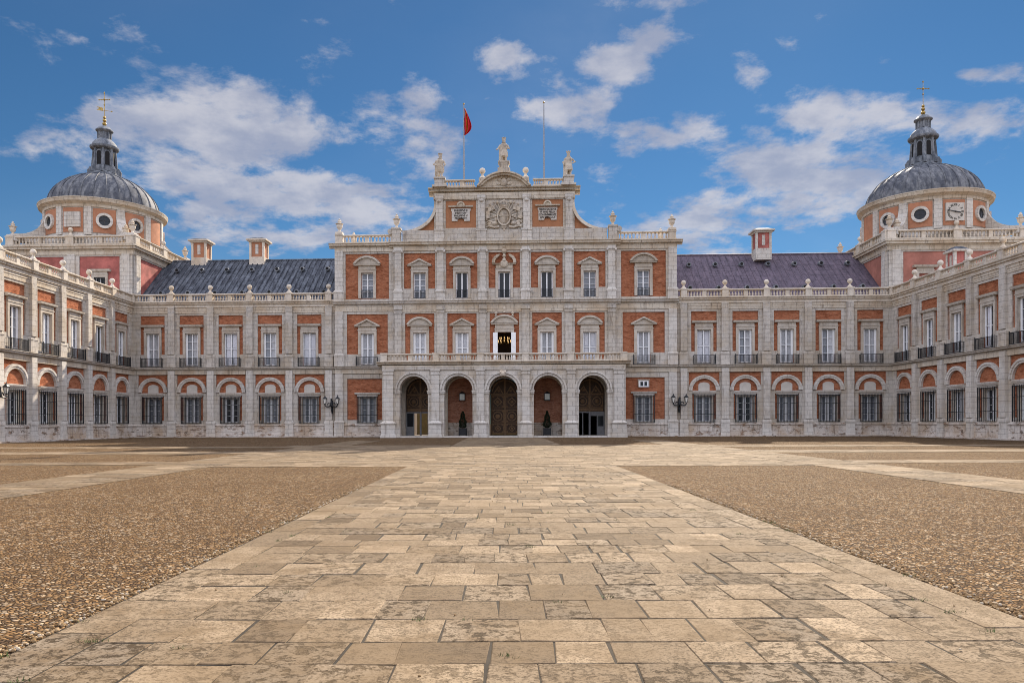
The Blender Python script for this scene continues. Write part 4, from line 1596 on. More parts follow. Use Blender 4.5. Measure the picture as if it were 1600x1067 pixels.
def door_leafs(root, c, z0, full, left=True):
    for s in (-1, 1):
        zb = z0 if full else 2.55
        pts = [(0, zb), (1.48, zb)] + arc(0, 4.5, 1.49, 0, PI / 2, 12)
        pts = [(c + s * x, z) for x, z in pts]
        if s < 0:
            pts = pts[::-1]
        b = MB()
        b.prism(pts, -.02, .06)
        b.m = 1
        e = lambda a, d: tuple(sorted((c + s * a, c + s * d)))
        x0, x1 = e(.1, 1.35)
        if full:
            relief_panel(b, x0, x1, .35, 1.35, .02, 'diamond')
            relief_panel(b, x0, x1, 1.42, 2.75, .02, 'round')
            relief_panel(b, x0, x1, 2.95, 4.2, .02, 'diamond')
        else:
            relief_panel(b, x0, x1, 3.0, 4.2, .02, 'round')
            b.pb(x0, x1, .02, .07, 2.6, 2.9)
        # curved ribs in the head
        b.strip([(c + s * x, z) for x, z in arc(0, 4.5, 1.32, .08, PI / 2 - .07, 8)], [(c + s * x, z) for x, z in arc(0, 4.5, 1.22, .08, PI / 2 - .07, 8)], -.09, 0)
        b.strip([(c + s * x, z) for x, z in ((.12, 4.4), (.62, 5.25), (1.2, 4.4))], [(c + s * x, z) for x, z in ((.28, 4.45), (.62, 5.0), (1.02, 4.45))], -.09, 0)
        b.ball((c + s * .62, 0, 4.72), .16, 8, 6, 1, .4, 1)
        b.pb(*e(.08, 1.4), .02, .08, 4.25, 4.4)
        b.pb(*e(0.0, .09), .02, .13, zb, 5.95)
        dr = b.obj('door', ['door_wood', 'wood_relief_lit'], root)
        if full:
            MB().pb(*e(.15, 1.3), .02, .06, .18, .32).obj('kick_plate', 'brass', dr)
    if not full:
        # glazed white porch doors below the wooden head, one leaf ajar onto the inner court
        f = MB()
        for x in (-1.49, -.75, -.1, .0, .72, 1.40):
            f.pb(c + x, c + x + .09, -.05, .02, z0, 2.5)
        f.pb(c - 1.49, c + 1.49, -.05, .02, 2.42, 2.55)
        f.pb(c - .05, c + .05, -.05, .1, z0, 2.55)
        if left:
            f.pb(c - 1.4, c - .75, -.04, .0, z0, 1.05)
            g = MB().pb(c - 1.4, c - .75, -.03, -.01, 1.05, 2.42)
        else:
            f.pb(c + .81, c + 1.40, -.04, .0, z0, 1.05)
            f.pb(c + .1, c + 1.4, -.06, -.01, 2.1, 2.42)
            g = MB().pb(c + .81, c + 1.4, -.03, -.01, 1.05, 2.1)
        d = f.obj('porch_door', 'grey_paint', root)
        g.obj('pane', 'glass_dark', d)
        # passage behind
        P = MB()
        P.box(c - 2.3, c + 2.3, .12, 12.5, .02, 6.2)
        v, fs = flip(P)
        # front and far end are open
        fs = [f_ for k, f_ in enumerate(fs) if k not in ((2, 4) if left else (2,))]
        Q = MB().add(v, fs)
        Q.obj('passage', 'room', root)
        if left:
            MB().box(c - 6, c + 6, 20, 20.6, 0.0, 5.5).obj('courtyard_wall', 'courtyard_wall', root)


make_pavilion()


# ------------------------------------------------------------------ domed corner towers
def make_tower(sgn, label):
    cx, cy, _ = fworld(sgn * 45.85 - (.3 if sgn > 0 else 0), -6.85)
    root = thing('dome_tower', label, 'tower', (cx, cy, -.2 if sgn < 0 else -.7), -TH, 'domed corner towers')
    hx, hy = 6.6, 6.1
    zb, zt = 12.0, 20.0
    inner = -sgn                                  # side that faces the court
    # rose render walls with stone facing on four sides
    for rot, half, depth in ((0, hx, hy), (90, hy, hx), (-90, hy, hx), (180, hx, hy)):
        wl = MB()
        win = rot == 0
        hole = [(sgn * -3.05 - .6, sgn * -3.05 + .6, 15.3, 17.1)] if win else []
        wl.wall(-half, half, zb, zt, depth, hole, .3)
        o = wl.obj('rendered_wall', 'plaster_rose' if sgn < 0 else 'plaster_salmon', root)
        o.rotation_euler = (0, 0, R(rot))
        f = MB()
        if rot in (0, 180):
            holes = [(-half + 1.4, -.85, zb + .5, 19.3), (.85, half - 1.4, zb + .5, 19.3)]
        else:
            holes = [(-half + 1.35, half - 1.35, zb + .5, 19.3)]
        f.wall(-half - .1, half + .1, zb, zt, depth + .1, holes, .1)
        o = f.obj('stone_facing', 'stone_white', root)
        o.rotation_euler = (0, 0, R(rot))
        for x in ((-half + .7, 0, half - .7) if rot in (0, 180) else (-half + .7, half - .7)):
            g = MB()
            g.pb(x - .42, x + .42, depth, depth + .24, zb, 19.5)
            o = g.obj('pilaster', 'stone_white', root)
            o.rotation_euler = (0, 0, R(rot))
        g = MB()
        g.pb(-half - .1, half + .1, depth, depth + .18, 19.45, 19.9)
        o = g.obj('entablature', 'stone_warm', root)
        o.rotation_euler = (0, 0, R(rot))
        # window on the court-facing front
        if win:
            x = -sgn * 3.05
            if sgn < 0:
                o = place_window(root, x, depth, 15.3, 1.2, 1.8, 'dark', surround_mesh(1.2, 1.8, .28, .16, 'flat', 2.4, 2.4), recess=.2)
                link('window_grille', grille_mesh(1.2, 1.8, .05, 9), root, (x, -depth, 15.3))
            else:
                o = MB().wall(-.6, .6, 0, 1.8, -.05, [], .1).obj('blind_window', 'plaster_salmon', root, (x, -depth, 15.3))
                link('surround', surround_mesh(1.2, 1.8, .28, .16, 'flat', 2.4, 2.4), o, (0, 0, 0))
    b = MB()
    for z, e in ((19.9, .25), (20.05, .5), (20.3, .62)):
        b.box(-hx - e, hx + e, -hy - e, hy + e, z, z + (.15 if z < 20 else .25 if z < 20.2 else .2))
    b.obj('cornice', 'stone_warm', root)
    z0, z1 = 20.5, 21.45
    for rot, half, depth in ((0, hx, hy), (90, hy, hx), (-90, hy, hx)):
        if rot == 90 and sgn < 0 or rot == -90 and sgn > 0:
            pass
        posts = [-half + .1, 0, half - .1]
        visible = rot == 0 or (rot == 90 * inner)
        if not visible:
            continue
        balustrade(root, -half + .3, half - .3, depth + .22, z0, z1, posts, [-half / 2, half / 2], n_between=7 if rot == 0 else 6, rot=R(rot), postw=.8, balls=[0])
    for sx, sy in ((-1, -1), (1, -1), (inner, 1)):
        k = MB()
        k.box(sx * (hx - .1) - .42, sx * (hx - .1) + .42, sy * (hy - .1) - .42, sy * (hy - .1) + .42, z0, z1 + .25)
        k.obj('pedestal', 'stone_white', root)
        link('urn', urn_mesh(1.5), root, (sx * (hx - .1), sy * (hy - .1), z1 + .25))
        if sx == inner and sy < 0:
            link('urn', urn_mesh(1.35), root, (sx * (hx - .15) - sx * .95, sy * (hy - .1) + .5, z1 + .1))
    # drum
    RD = 5.95
    SEG = 96
    MB().lathe([(RD + .1, 20.45), (RD + .1, 21.6), (RD + .08, 21.65), (RD, 21.7), (RD, 24.75)], SEG).obj('drum', 'stone_white', root, smooth=30)
    kinds = {0: 'square' if sgn < 0 else 'clock', 30: 'oculus', -30: 'oculus', 60: 'oculus', -60: 'oculus', 90: 'blank', -90: 'blank', 120: 'oculus', -120: 'oculus'}
    for a, kd in kinds.items():
        if inner > 0 and a < -60 or inner < 0 and a > 60:
            continue
        w_ = R(21) / 2
        pn = MB()
        n = 10
        vs, fs = [], []
        for i in range(n + 1):
            t = -w_ + 2 * w_ * i / n
            for r in (RD - .05, RD + .05):
                for z in (22.0, 24.58):
                    vs.append((r * math.sin(t), -r * math.cos(t), z))
        for i in range(n):
            o = i * 4
            fs += [(o + 2, o + 6, o + 7, o + 3), (o + 3, o + 7, o + 5, o + 1), (o, o + 4, o + 6, o + 2)]
        fs += [(0, 2, 3, 1), (n * 4, n * 4 + 1, n * 4 + 3, n * 4 + 2)]
        pn.add(vs, fs)
        panel = pn.obj('drum_panel', 'plaster_orange', root, rz=R(a))
        d = RD + .03
        if kd == 'oculus':
            g = MB()
            g.strip(arc(0, 23.3, .82, 0, 2 * PI, 32)[:-1], arc(0, 23.3, .55, 0, 2 * PI, 32)[:-1], -d - .22, -d + .3, True)
            oc = g.obj('oculus', 'stone_white', panel)
            g = MB()
            g.prism(arc(0, 23.3, .56, 0, 2 * PI, 24)[:-1], -d - .03, -d + .2)
            g.m = 1
            g.pb(-.025, .025, d + .03, d + .07, 22.77, 23.83)
            g.pb(-.53, .53, d + .03, d + .07, 23.275, 23.325)
            g.obj('oculus_pane', ['glass_dark', 'planter_wood'], panel)
        elif kd == 'square':
            g = MB()
            g.pb(-.86, .86, d - .1, d + .18, 22.5, 24.1)
            g.obj('stone_tablet', 'stone_white', panel)
        elif kd == 'clock':
            g = MB()
            g.pb(-.9, .9, d - .1, d + .16, 22.4, 24.2)
            cl = g.obj('clock_face', 'plaster_panel', panel)
            nums = ['XII', 'I', 'II', 'III', 'IIII', 'V', 'VI', 'VII', 'VIII', 'IX', 'X', 'XI']
            for i, s_ in enumerate(nums):
                t = 2 * PI * i / 12
                text(s_, .30, (0, 0, 0), cl, 'inscription', .36, rot=(R(90), 0, 0), name='numeral')
                o = cl.children[-1]
                q = Matrix.Translation((.70 * math.sin(t), -d - .17, 23.3 + .70 * math.cos(t))) @ Matrix.Rotation(t, 4, 'Y') @ Matrix.Translation((0, 0, -.1)) @ Matrix.Rotation(R(90), 4, 'X')
                sx = o.scale[0]
                o.matrix_local = q @ Matrix.Diagonal((sx, 1, 1, 1))
            for ang, L, w2 in ((-77, .80, .035), (101, .55, .05)):
                h = MB()
                h.pb(-w2, w2, 0, .03, -.12, L)
                o = h.obj('clock_hand', 'iron', cl, (0, -d - .2, 23.3))
                o.rotation_euler = (0, R(ang), 0)
            h = MB().ball((0, -d - .22, 23.3), .08, 10, 6)
            h.obj('clock_boss', 'iron', cl)
    for k in range(12):
        g = MB()
        g.pb(-.36, .36, RD - .05, RD + .16, 21.72, 24.72)
        g.obj('drum_pilaster', 'stone_white', root, rz=R(15 + 30 * k))
    MB().lathe([(RD - .1, 24.7), (RD + .14, 24.7), (RD + .14, 25.0), (RD + .3, 25.12), (RD + .55, 25.24), (RD + .6, 25.44), (RD + .66, 25.56), (RD + .66, 25.63), (RD - .3, 25.7)], SEG).obj('drum_cornice', 'stone_warm', root, smooth=30)
    # concave buttresses on the diagonals
    for a in (45, -45, 135, -135):
        pts = [(RD - .3, 21.0), (8.9, 21.0)]
        r1 = pts[1][0]
        pts += [(r1 - (r1 - RD + .0) * math.sin(PI / 2 * i / 12), 21.75 + 2.85 * (1 - math.cos(PI / 2 * i / 12))) for i in range(13)]
        g = MB()
        m = MB().prism(pts, -.45, .45)
        g.add(m.v, m.f)
        o = g.obj('buttress', 'stone_white', root, rz=R(a - 90))
    # dome with lead rolls
    HD, RB = 4.25, 5.75
    prof = []
    for i in range(15):
        t = PI / 2 * i / 14
        prof.append((max(1.45, RB * math.cos(t) ** 1.12), 25.65 + HD * math.sin(t)))
    prof = [q for q in prof if q[0] > 1.45] + [(1.45, 25.65 + HD)]
    dm = MB().lathe([(RB + .1, 25.55)] + prof, 64).obj('dome', 'dome_lead', root, smooth=30)
    rb = MB().tube([(0, -r - .02, z + .02) for r, z in prof], .055, 6).mesh('dome_rib', 'dome_lead')
    for k in range(28):
        link('dome_rib', rb, dm, (0, 0, 0), 2 * PI * (k + .5) / 28)
    if True:
        for k in range(4):
            g = MB()
            g.tube([(0, -4.3, 27.75), (0, -4.85, 27.95)], .17, 10)
            g.obj('dome_vent', 'dome_lead', dm, rz=R(20 + 90 * k) * sgn)
    # lantern
    z = 29.85
    MB().lathe([(1.75, z - .25), (1.75, z + .0), (1.55, z + .05), (1.5, z + .25)], 8, a0=PI / 8, a1=2 * PI + PI / 8).obj('lantern_base', 'lantern_lead', root)
    ln = MB()
    ln.lathe([(1.28, z + .25), (1.28, z + .9), (1.14, z + .95), (1.0, z + 2.9), (1.2, z + 2.95)], 8, a0=PI / 8, a1=2 * PI + PI / 8)
    lan = ln.obj('lantern', 'lantern_lead', root)
    op = MB()
    pts = [(-.24, z + 1.05), (.24, z + 1.05)] + arc(0, z + 2.35, .24, 0, PI, 8)
    op.prism(pts, -1.10, -.85)
    opm = op.mesh('lantern_opening', 'dark_void')
    fr = MB()
    fr.strip([(-.34, z + 1.0)] + arc(0, z + 2.35, .34, PI, 0, 8) + [(.34, z + 1.0)], [(-.24, z + 1.0)] + arc(0, z + 2.35, .24, PI, 0, 8) + [(.24, z + 1.0)], -1.12, -.98)
    fr.pb(-.3, .3, 1.0, 1.24, z + .35, z + .85)
    frm = fr.mesh('lantern_frame', 'lantern_lead')
    pil = MB()
    pil.add([(-.13, -1.36, z + .9), (.13, -1.36, z + .9), (.13, -1.0, z + .9), (-.13, -1.0, z + .9), (-.11, -1.2, z + 2.9), (.11, -1.2, z + 2.9), (.11, -.9, z + 2.9), (-.11, -.9, z + 2.9)], [(0, 3, 2, 1), (4, 5, 6, 7), (0, 1, 5, 4), (1, 2, 6, 5), (2, 3, 7, 6), (3, 0, 4, 7)])
    pil.frustum(0, -1.40, z + .1, z + .9, .2, .26, .15, .13)
    pil.tube([(0, -1.62, z + .1), (0, -1.66, z + .5), (0, -1.42, z + .95)], [.12, .13, .06], 6)
    pim = pil.mesh('lantern_pilaster', 'lantern_lead')
    for k in range(8):
        link('lantern_opening', opm, lan, (0, 0, 0), R(45 * k))
        link('lantern_frame', frm, lan, (0, 0, 0), R(45 * k))
        link('lantern_pilaster', pim, lan, (0, 0, 0), R(22.5 + 45 * k))
    MB().lathe([(1.2, z + 2.9), (1.45, z + 3.0), (1.52, z + 3.12), (1.52, z + 3.22), (1.36, z + 3.27), (1.25, z + 3.6), (1.0, z + 3.9), (.75, z + 4.1), (.7, z + 4.15), (.62, z + 4.2), (.6, z + 4.9), (.7, z + 4.95), (.92, z + 5.1), (.92, z + 5.18), (.8, z + 5.25), (.6, z + 5.5), (.3, z + 5.65), (.12, z + 5.7), (.06, z + 5.75)], 24).obj('lantern_cap', 'lantern_lead', root, smooth=35)
    up = MB()
    for k in range(8):
        a = R(45 * k + 22.5)
        up.tube([(.66 * math.sin(a), -.66 * math.cos(a), z + 4.2), (.66 * math.sin(a), -.66 * math.cos(a), z + 4.92)], .09, 6)
    up.obj('lantern_colonnettes', 'lantern_lead', lan)
    zt = z + 5.72
    g = MB()
    pr = []
    for (c_, r) in ((.22, .22), (.62, .18), (.95, .15)):
        for i in range(7):
            t = .25 + (PI - .5) * i / 6
            pr.append((r * math.sin(t) + .015, zt + c_ - r * math.cos(t)))
    g.lathe(pr, 12)
    fin = g.obj('finial', 'gold', root, smooth=60)
    g = MB()
    H = 3.75 if sgn < 0 else 3.6
    g.lathe([(.035, zt + 1.0), (.03, zt + H), (.002, zt + H + .25)], 8)
    zc = zt + H - .75
    g.tube([(-.62, 0, zc), (.62, 0, zc)], .034, 8)
    for s in (-1, 1):
        g.ball((s * .62, 0, zc), .075, 8, 6)
        g.ball((s * .3, 0, zc), .07, 8, 6)
    g.ball((0, 0, zc), .13, 8, 6)
    g.ball((0, 0, zt + H), .09, 8, 6)
    g.ball((0, 0, zc - .6), .09, 8, 6)
    g.obj('cross', 'gold', fin)
    if sgn < 0:
        v = MB()
        zv = zt + 1.75
        v.tube([(-.2, 0, zv + .05), (.85, 0, zv - .12)], .025, 6)
        v.prism([(.75, zv - .2), (.98, zv - .13), (.76, zv - .02)], -.015, .015)
        v.prism([(-.9, zv + .12), (-.15, zv - .05), (-.12, zv + .3), (-.5, zv + .42), (-.95, zv + .52), (-.62, zv + .34), (-.95, zv + .3), (-.6, zv + .22)], -.02, .02)
        v.obj('weather_vane', 'gold', fin)
    return root


make_tower(-1, 'domed corner tower with a stone tablet on its drum and a weather vane on top')
make_tower(1, 'domed corner tower with a white clock face on its drum')


# ------------------------------------------------------------------ statues
def make_statue(x, zbase, scale, label, pose):
    """robed and crowned king, one continuous carved body"""
    wx, wy, _ = fworld(x, .5)
    b = MB()
    # legs and robe
    for s, kx, ky in ((-1, -.16, .05 if pose != 'b' else -.1), (1, .17, -.12 if pose != 'b' else .03)):
        b.tube([(kx * 1.15, ky - .12, .10), (kx * 1.05, ky, .28), (kx * 1.05, ky - .03, .62), (kx, ky * .5, 1.1), (kx * .6, 0, 1.35)], [.09, .075, .115, .15, .18], 10)
        b.ball((kx * 1.2, ky - .16, .09), .11, 8, 6, .9, 1.7, .7)
    # skirted tunic with folds
    prof = [(.34, .62), (.33, .85), (.31, 1.1), (.26, 1.35), (.27, 1.55), (.31, 1.75), (.30, 1.92), (.20, 2.03), (.09, 2.10), (.085, 2.2)]
    t = MB().lathe(prof, 24)
    vs = []
    for vx, vy, vz in t.v:
        a = math.atan2(vy, vx)
        fold = 1 + .07 * math.sin(a * 7 + vz * 1.3) * max(0, (1.5 - vz))
        vs.append((vx * fold * 1.08, vy * fold * .74, vz))
    b.add(vs, t.f)
    # cloak falling behind and to the side
    side = -1 if pose == 'a' else 1
    for k in range(9):
        a = R(100 + k * 20) if side < 0 else R(60 + k * 20)
        r0, r1 = .27, .36 + .05 * (k % 2)
        b.tube([(math.cos(a) * r0, math.sin(a) * .2 + .08, 1.95), (math.cos(a) * (r1 - .02), math.sin(a) * .24 + .1, 1.3), (math.cos(a) * r1, math.sin(a) * .27 + .12, .2)], [.07, .085, .075], 8)
    # arms
    if pose == 'c':
        b.tube([(-.31, 0, 1.85), (-.50, -.02, 1.5), (-.62, -.22, 1.30), (-.66, -.30, 1.33)], [.11, .095, .07, .06], 9)
        b.tube([(.31, 0, 1.85), (.48, .0, 1.52), (.30, -.26, 1.42), (.22, -.32, 1.46)], [.11, .1, .075, .06], 9)
    elif pose == 'a':
        b.tube([(-.31, 0, 1.85), (-.56, .02, 1.52), (-.32, -.16, 1.30)], [.11, .1, .07], 9)
        b.tube([(.31, 0, 1.85), (.46, -.05, 1.48), (.40, -.28, 1.22), (.38, -.33, 1.16)], [.11, .095, .07, .06], 9)
        b.tube([(.40, -.30, 1.6), (.40, -.30, .5)], .035, 6)
    else:
        b.tube([(-.31, 0, 1.85), (-.47, .0, 1.5), (-.42, -.18, 1.18), (-.40, -.22, 1.1)], [.11, .095, .07, .06], 9)
        b.tube([(.31, 0, 1.85), (.58, .02, 1.53), (.34, -.18, 1.32)], [.11, .1, .07], 9)
    # head, beard, hair, crown
    hx = .04 if pose == 'a' else 0
    b.ball((hx, -.02, 2.34), .150, 14, 10, .92, 1.05, 1.2)
    b.ball((hx, -.145, 2.33), .035, 6, 5, .8, 1, 1.3)
    b.ball((hx, -.10, 2.22), .085, 8, 6, 1, .8, 1.2)
    b.ball((hx, .05, 2.30), .15, 10, 8, 1, .9, 1.2)
    for s in (-1, 1):
        b.ball((hx + s * .13, 0, 2.33), .03, 6, 5)
        b.ball((hx + s * .05, -.135, 2.38), .025, 6, 5, 1.3, .7, .6)
    b.lathe([(.15, 2.43), (.18, 2.46), (.16, 2.50), (.20, 2.62)], 12, (hx, 0, 0))
    for k in range(6):
        a = k * PI / 3
        b.ball((hx + .19 * math.sin(a), -.19 * math.cos(a), 2.64), .05, 6, 5)
    b.ball((hx, 0, 2.66), .05, 6, 5)
    # ruff collar and plinth
    b.lathe([(.1, 2.06), (.2, 2.08), (.2, 2.12), (.1, 2.14)], 14)
    b.box(-.42, .42, -.32, .34, -.02, .09)
    me = b.mesh('statue', 'stone_statue', 'all')
    o = thing('statue', label, 'statue', (wx, wy, zbase), -TH, 'crowned statues on the gable', me)
    o.scale = (scale * 1.2, scale * 1.12, scale)
    md = o.modifiers.new('carve', 'REMESH')
    md.mode = 'VOXEL'
    md.voxel_size = .022
    return o


make_statue(0, 27.9, .94, 'crowned stone king standing highest on the arched middle pediment', 'c')
make_statue(-6.55, 26.38, .95, 'crowned stone king with hand on hip nearest the red flag', 'a')
make_statue(6.55, 26.38, .95, 'crowned stone king on the gable end beside the bare flagpole', 'b')


# ------------------------------------------------------------------ flagpoles and flag
def flagpole(x, label):
    wx, wy, _ = fworld(x, -.9)
    root = thing('flagpole', label, 'flagpole', (wx, wy, 19.83), -TH, 'flagpoles behind the gable')
    b = MB()
    b.lathe([(.09, 0), (.085, 7), (.05, 14.6)], 10)
    b.obj('pole', 'pole_metal', root, smooth=60)
    MB().ball((0, 0, 14.68), .1, 10, 8).obj('pole_cap', 'gold', root)
    MB().lathe([(.2, 0), (.2, .12), (.12, .2), (.09, .25)], 12).obj('pole_base', 'pole_metal', root)
    return root


flagpole(-4.2, 'tall thin flagpole flying the red and yellow flag')
flagpole(4.1, 'tall bare flagpole without a flag')


def make_flag():
    wx, wy, _ = fworld(-4.2, -.9)
    z1 = 19.83 + 14.3
    root = thing('flag', 'limp red and yellow flag hanging from the flagpole', 'flag', (wx, wy, z1), -TH)
    # cloth hanging from its hoist: folded against the pole at the top, bellying out lower down
    nv, ns = 28, 30
    bands = (('red_band', 'flag_red', 0, .30), ('yellow_band', 'flag_yellow', .30, .44), ('red_band', 'flag_red', .44, 1.0))
    for name, mat, u0, u1 in bands:
        vs, fs = [], []
        k = 10
        for j in range(nv + 1):
            v = j / nv                                    # down the hanging cloth
            belly = .10 + .68 * max(0, math.sin(PI * min(1, v * 1.02) ** 1.5)) ** .8
            for i in range(k + 1):
                u = u0 + (u1 - u0) * i / k               # across the pleats, outwards from the pole
                x = .05 + belly * u + .03 * math.sin(v * 9)
                y = (.05 + .16 * belly) * math.sin(u * 15 + v * 2.5)
                z = -.1 - 2.75 * v - .18 * u * math.sin(PI * v)
                vs.append((x, y, z))
        for j in range(nv):
            for i in range(k):
                a = j * (k + 1) + i
                fs.append((a, a + 1, a + k + 2, a + k + 1))
        o = MB().add(vs, fs).obj(name, mat, root, smooth='all')
        m = o.modifiers.new('cloth', 'SOLIDIFY')
        m.thickness = .012


make_flag()


# ------------------------------------------------------------------ lamps
def lantern_mesh():
    if 'lan' not in PROF:
        f = MB()
        for k in range(4):
            a = PI / 4 + k * PI / 2
            f.tube([(.10 * math.sin(a), -.10 * math.cos(a), 0), (.19 * math.sin(a), -.19 * math.cos(a), .44)], .016, 5)
        f.frustum(0, 0, .43, .47, .16, .16, .17, .17)
        f.frustum(0, 0, .47, .62, .16, .16, .05, .05)
        f.lathe([(.05, .62), (.06, .66), (.025, .7), (.03, .75), (.002, .8)], 8)
        f.frustum(0, 0, -.05, .01, .04, .04, .085, .085)
        g = MB().frustum(0, 0, .012, .428, .064, .064, .125, .125)
        PROF['lan'] = (f.mesh('lantern', 'iron'), g.mesh('lantern_glass', 'lamp_glass'))
    return PROF['lan']


def wall_lamp(loc, rz, label):
    root = thing('wall_lamp', label, 'wall lamp', loc, rz, 'twin lantern wall lamps')
    b = MB()
    b.pb(-.07, .07, 0, .05, -.55, .55)
    b.tube([(0, -.03, -.5), (0, -.16, -.3), (0, -.30, .1), (0, -.3, .55)], [.07, .10, .14, .07], 8)
    b.ball((0, -.3, .62), .1, 8, 6)
    b.ball((0, -.05, -.6), .07, 8, 6)
    for s in (-1, 1):
        b.tube([(0, -.3, .1), (s * .22, -.32, -.02), (s * .45, -.34, -.02), (s * .56, -.35, .10), (s * .56, -.35, .2)], .055, 7)
        b.tube([(s * .1, -.3, .25), (s * .28, -.3, .30), (s * .36, -.31, .12)], .045, 6)
    b.obj('bracket', 'iron', root)
    root.scale = (1.15, 1.15, 1.15)
    f, g = lantern_mesh()
    for s in (-1, 1):
        l = link('lantern', f, root, (s * .56, -.35, .24))
        link('lantern_glass', g, l)
    return root


wall_lamp(fworld(-17.75, .36, 3.15), -TH, 'black twin lantern wall lamp on the pier between grey roofed wing and portico')
wall_lamp(fworld(17.62, .36, 3.15), -TH, 'black twin lantern wall lamp on the pier at the purple roofed wing')
lx, ly = lw.location.x, lw.location.y
wall_lamp((lx + .3, ly - (2.35 + 4.14 * 4.5) - .55, 3.5), R(90), 'black twin lantern wall lamp on the sunlit side wing at the left edge')


def niche_lamp(x, label):
    root = thing('niche_lamp', label, 'wall lamp', fworld(x, .12, 3.75), -TH, 'lanterns in the portico niches')
    f = MB()
    hw, h = .27, .62
    for sx in (-1, 1):
        for y in (-.46, -.06):
            f.box(sx * hw - .02, sx * hw + .02, y - .02, y + .02, 0, h)
    f.box(-hw - .03, hw + .03, -.49, -.03, -.06, 0)
    f.box(-hw - .04, hw + .04, -.50, -.02, h, h + .05)
    f.frustum(0, -.26, h + .05, h + .22, hw, .22, .08, .06)
    f.box(-.06, .06, -.04, .06, .1, .5)
    f.obj('lantern_frame', 'iron', root)
    MB().box(-hw + .022, hw - .022, -.44, -.08, .002, h - .002).obj('lantern_glass', 'lamp_glass', root)


niche_lamp(-4.33, 'square iron lantern on the brick niche left of the great carved door')
niche_lamp(4.33, 'square iron lantern on the brick niche right of the great carved door')


# ------------------------------------------------------------------ clipped trees in planters
def topiary(x, label, plabel):
    wx, wy, _ = fworld(x, 1.3, .15)
    p = thing('planter', plabel, 'planter', (wx, wy, .15), -TH, 'planters in the portico')
    b = MB()
    for i in range(7):
        b.box(-.36, .36, -.36, .36, .05 + i * .1, .05 + i * .1 + .088)
    b.box(-.33, .33, -.33, .33, .06, .70)
    b.obj('slatted_box', 'planter_wood', p)
    r = MB()
    for sx in (-1, 1):
        for sy in (-1, 1):
            r.box(sx * .36 - .03, sx * .36 + .03, sy * .36 - .03, sy * .36 + .03, 0, .76)
    r.obj('corner_posts', 'planter_wood', p)
    MB().box(-.32, .32, -.32, .32, .70, .715).obj('soil', 'mortar_dirt', p)
    t = thing('topiary_tree', label, 'tree', (wx, wy, .15 + .715), -TH, 'clipped trees in the portico')
    MB().tube([(0, 0, -.01), (.01, 0, .3), (0, 0, 1.4)], [.04, .035, .015], 8).obj('trunk', 'door_wood', t)
    rnd = random.Random(int(x * 100))
    vs, fs = [], []
    for i in range(3800):
        z = rnd.random() ** 1.25 * 1.68
        R0 = .47 * min(1, (z + .12) / .3) * (1 - z / 1.74) ** .72 + .02
        R0 *= .93 + .14 * math.sin(z * 9 + x)
        a = rnd.random() * 2 * PI
        rr = R0 * (1 - .45 * rnd.random() ** 2.2) * (1.06 if rnd.random() < .08 else 1)
        c = Vector((rr * math.cos(a), rr * math.sin(a), z + .06))
        d = Vector((math.cos(a) + rnd.uniform(-.7, .7), math.sin(a) + rnd.uniform(-.7, .7), rnd.uniform(-.3, 1.0))).normalized()
        u = d.cross(Vector((rnd.uniform(-1, 1), rnd.uniform(-1, 1), rnd.uniform(-1, 1)))).normalized()
        s = rnd.uniform(.035, .065)
        o = len(vs)
        vs += [tuple(c - u * s * .5), tuple(c + d * s * .9), tuple(c + u * s * .5), tuple(c - d * s * .5)]
        fs.append((o, o + 1, o + 2, o + 3))
    MB().add(vs, fs).obj('crown', 'leaf', t)


topiary(-4.2, 'dark cone shaped clipped tree in the niche left of the carved door', 'dark slatted planter in the niche left of the carved door')
topiary(4.3, 'dark cone shaped clipped tree in the niche right of the carved door', 'dark slatted planter in the niche right of the carved door')


# ------------------------------------------------------------------ chandelier in the open middle window
def chandelier():
    wx, wy, _ = fworld(-.08, -1.9)
    t = thing('chandelier', 'lit gold chandelier hanging inside the open middle window', 'chandelier', (wx, wy, 9.7), -TH)
    b = MB()
    b.lathe([(.03, 1.75), (.03, .55), (.12, .5), (.06, .3), (.16, .15), (.05, 0)], 10)
    for tier, (rad, z, n) in enumerate(((.75, .1, 12), (.48, .42, 8))):
        for k in range(n):
            a = 2 * PI * k / n
            b.tube([(0, 0, z), (rad * .5 * math.cos(a), rad * .5 * math.sin(a), z - .12), (rad * math.cos(a), rad * math.sin(a), z + .05)], .022, 5)
    b.obj('frame', 'gold', t)
    bl = MB().lathe([(.03, 0), (.035, .07), (.045, .12), (.03, .2), (.002, .26)], 8).mesh('candle_bulb', 'bulb')
    for rad, z, n in ((.75, .15, 12), (.48, .47, 8)):
        for k in range(n):
            a = 2 * PI * k / n
            link('candle_bulb', bl, t, (rad * math.cos(a), rad * math.sin(a), z))


chandelier()


# ------------------------------------------------------------------ ground
def ground():
    b = MB()
    b.box(-400, 400, -300, 500, -1.0, 0.0)
    structure(b.obj('ground', 'gravel'))


ground()


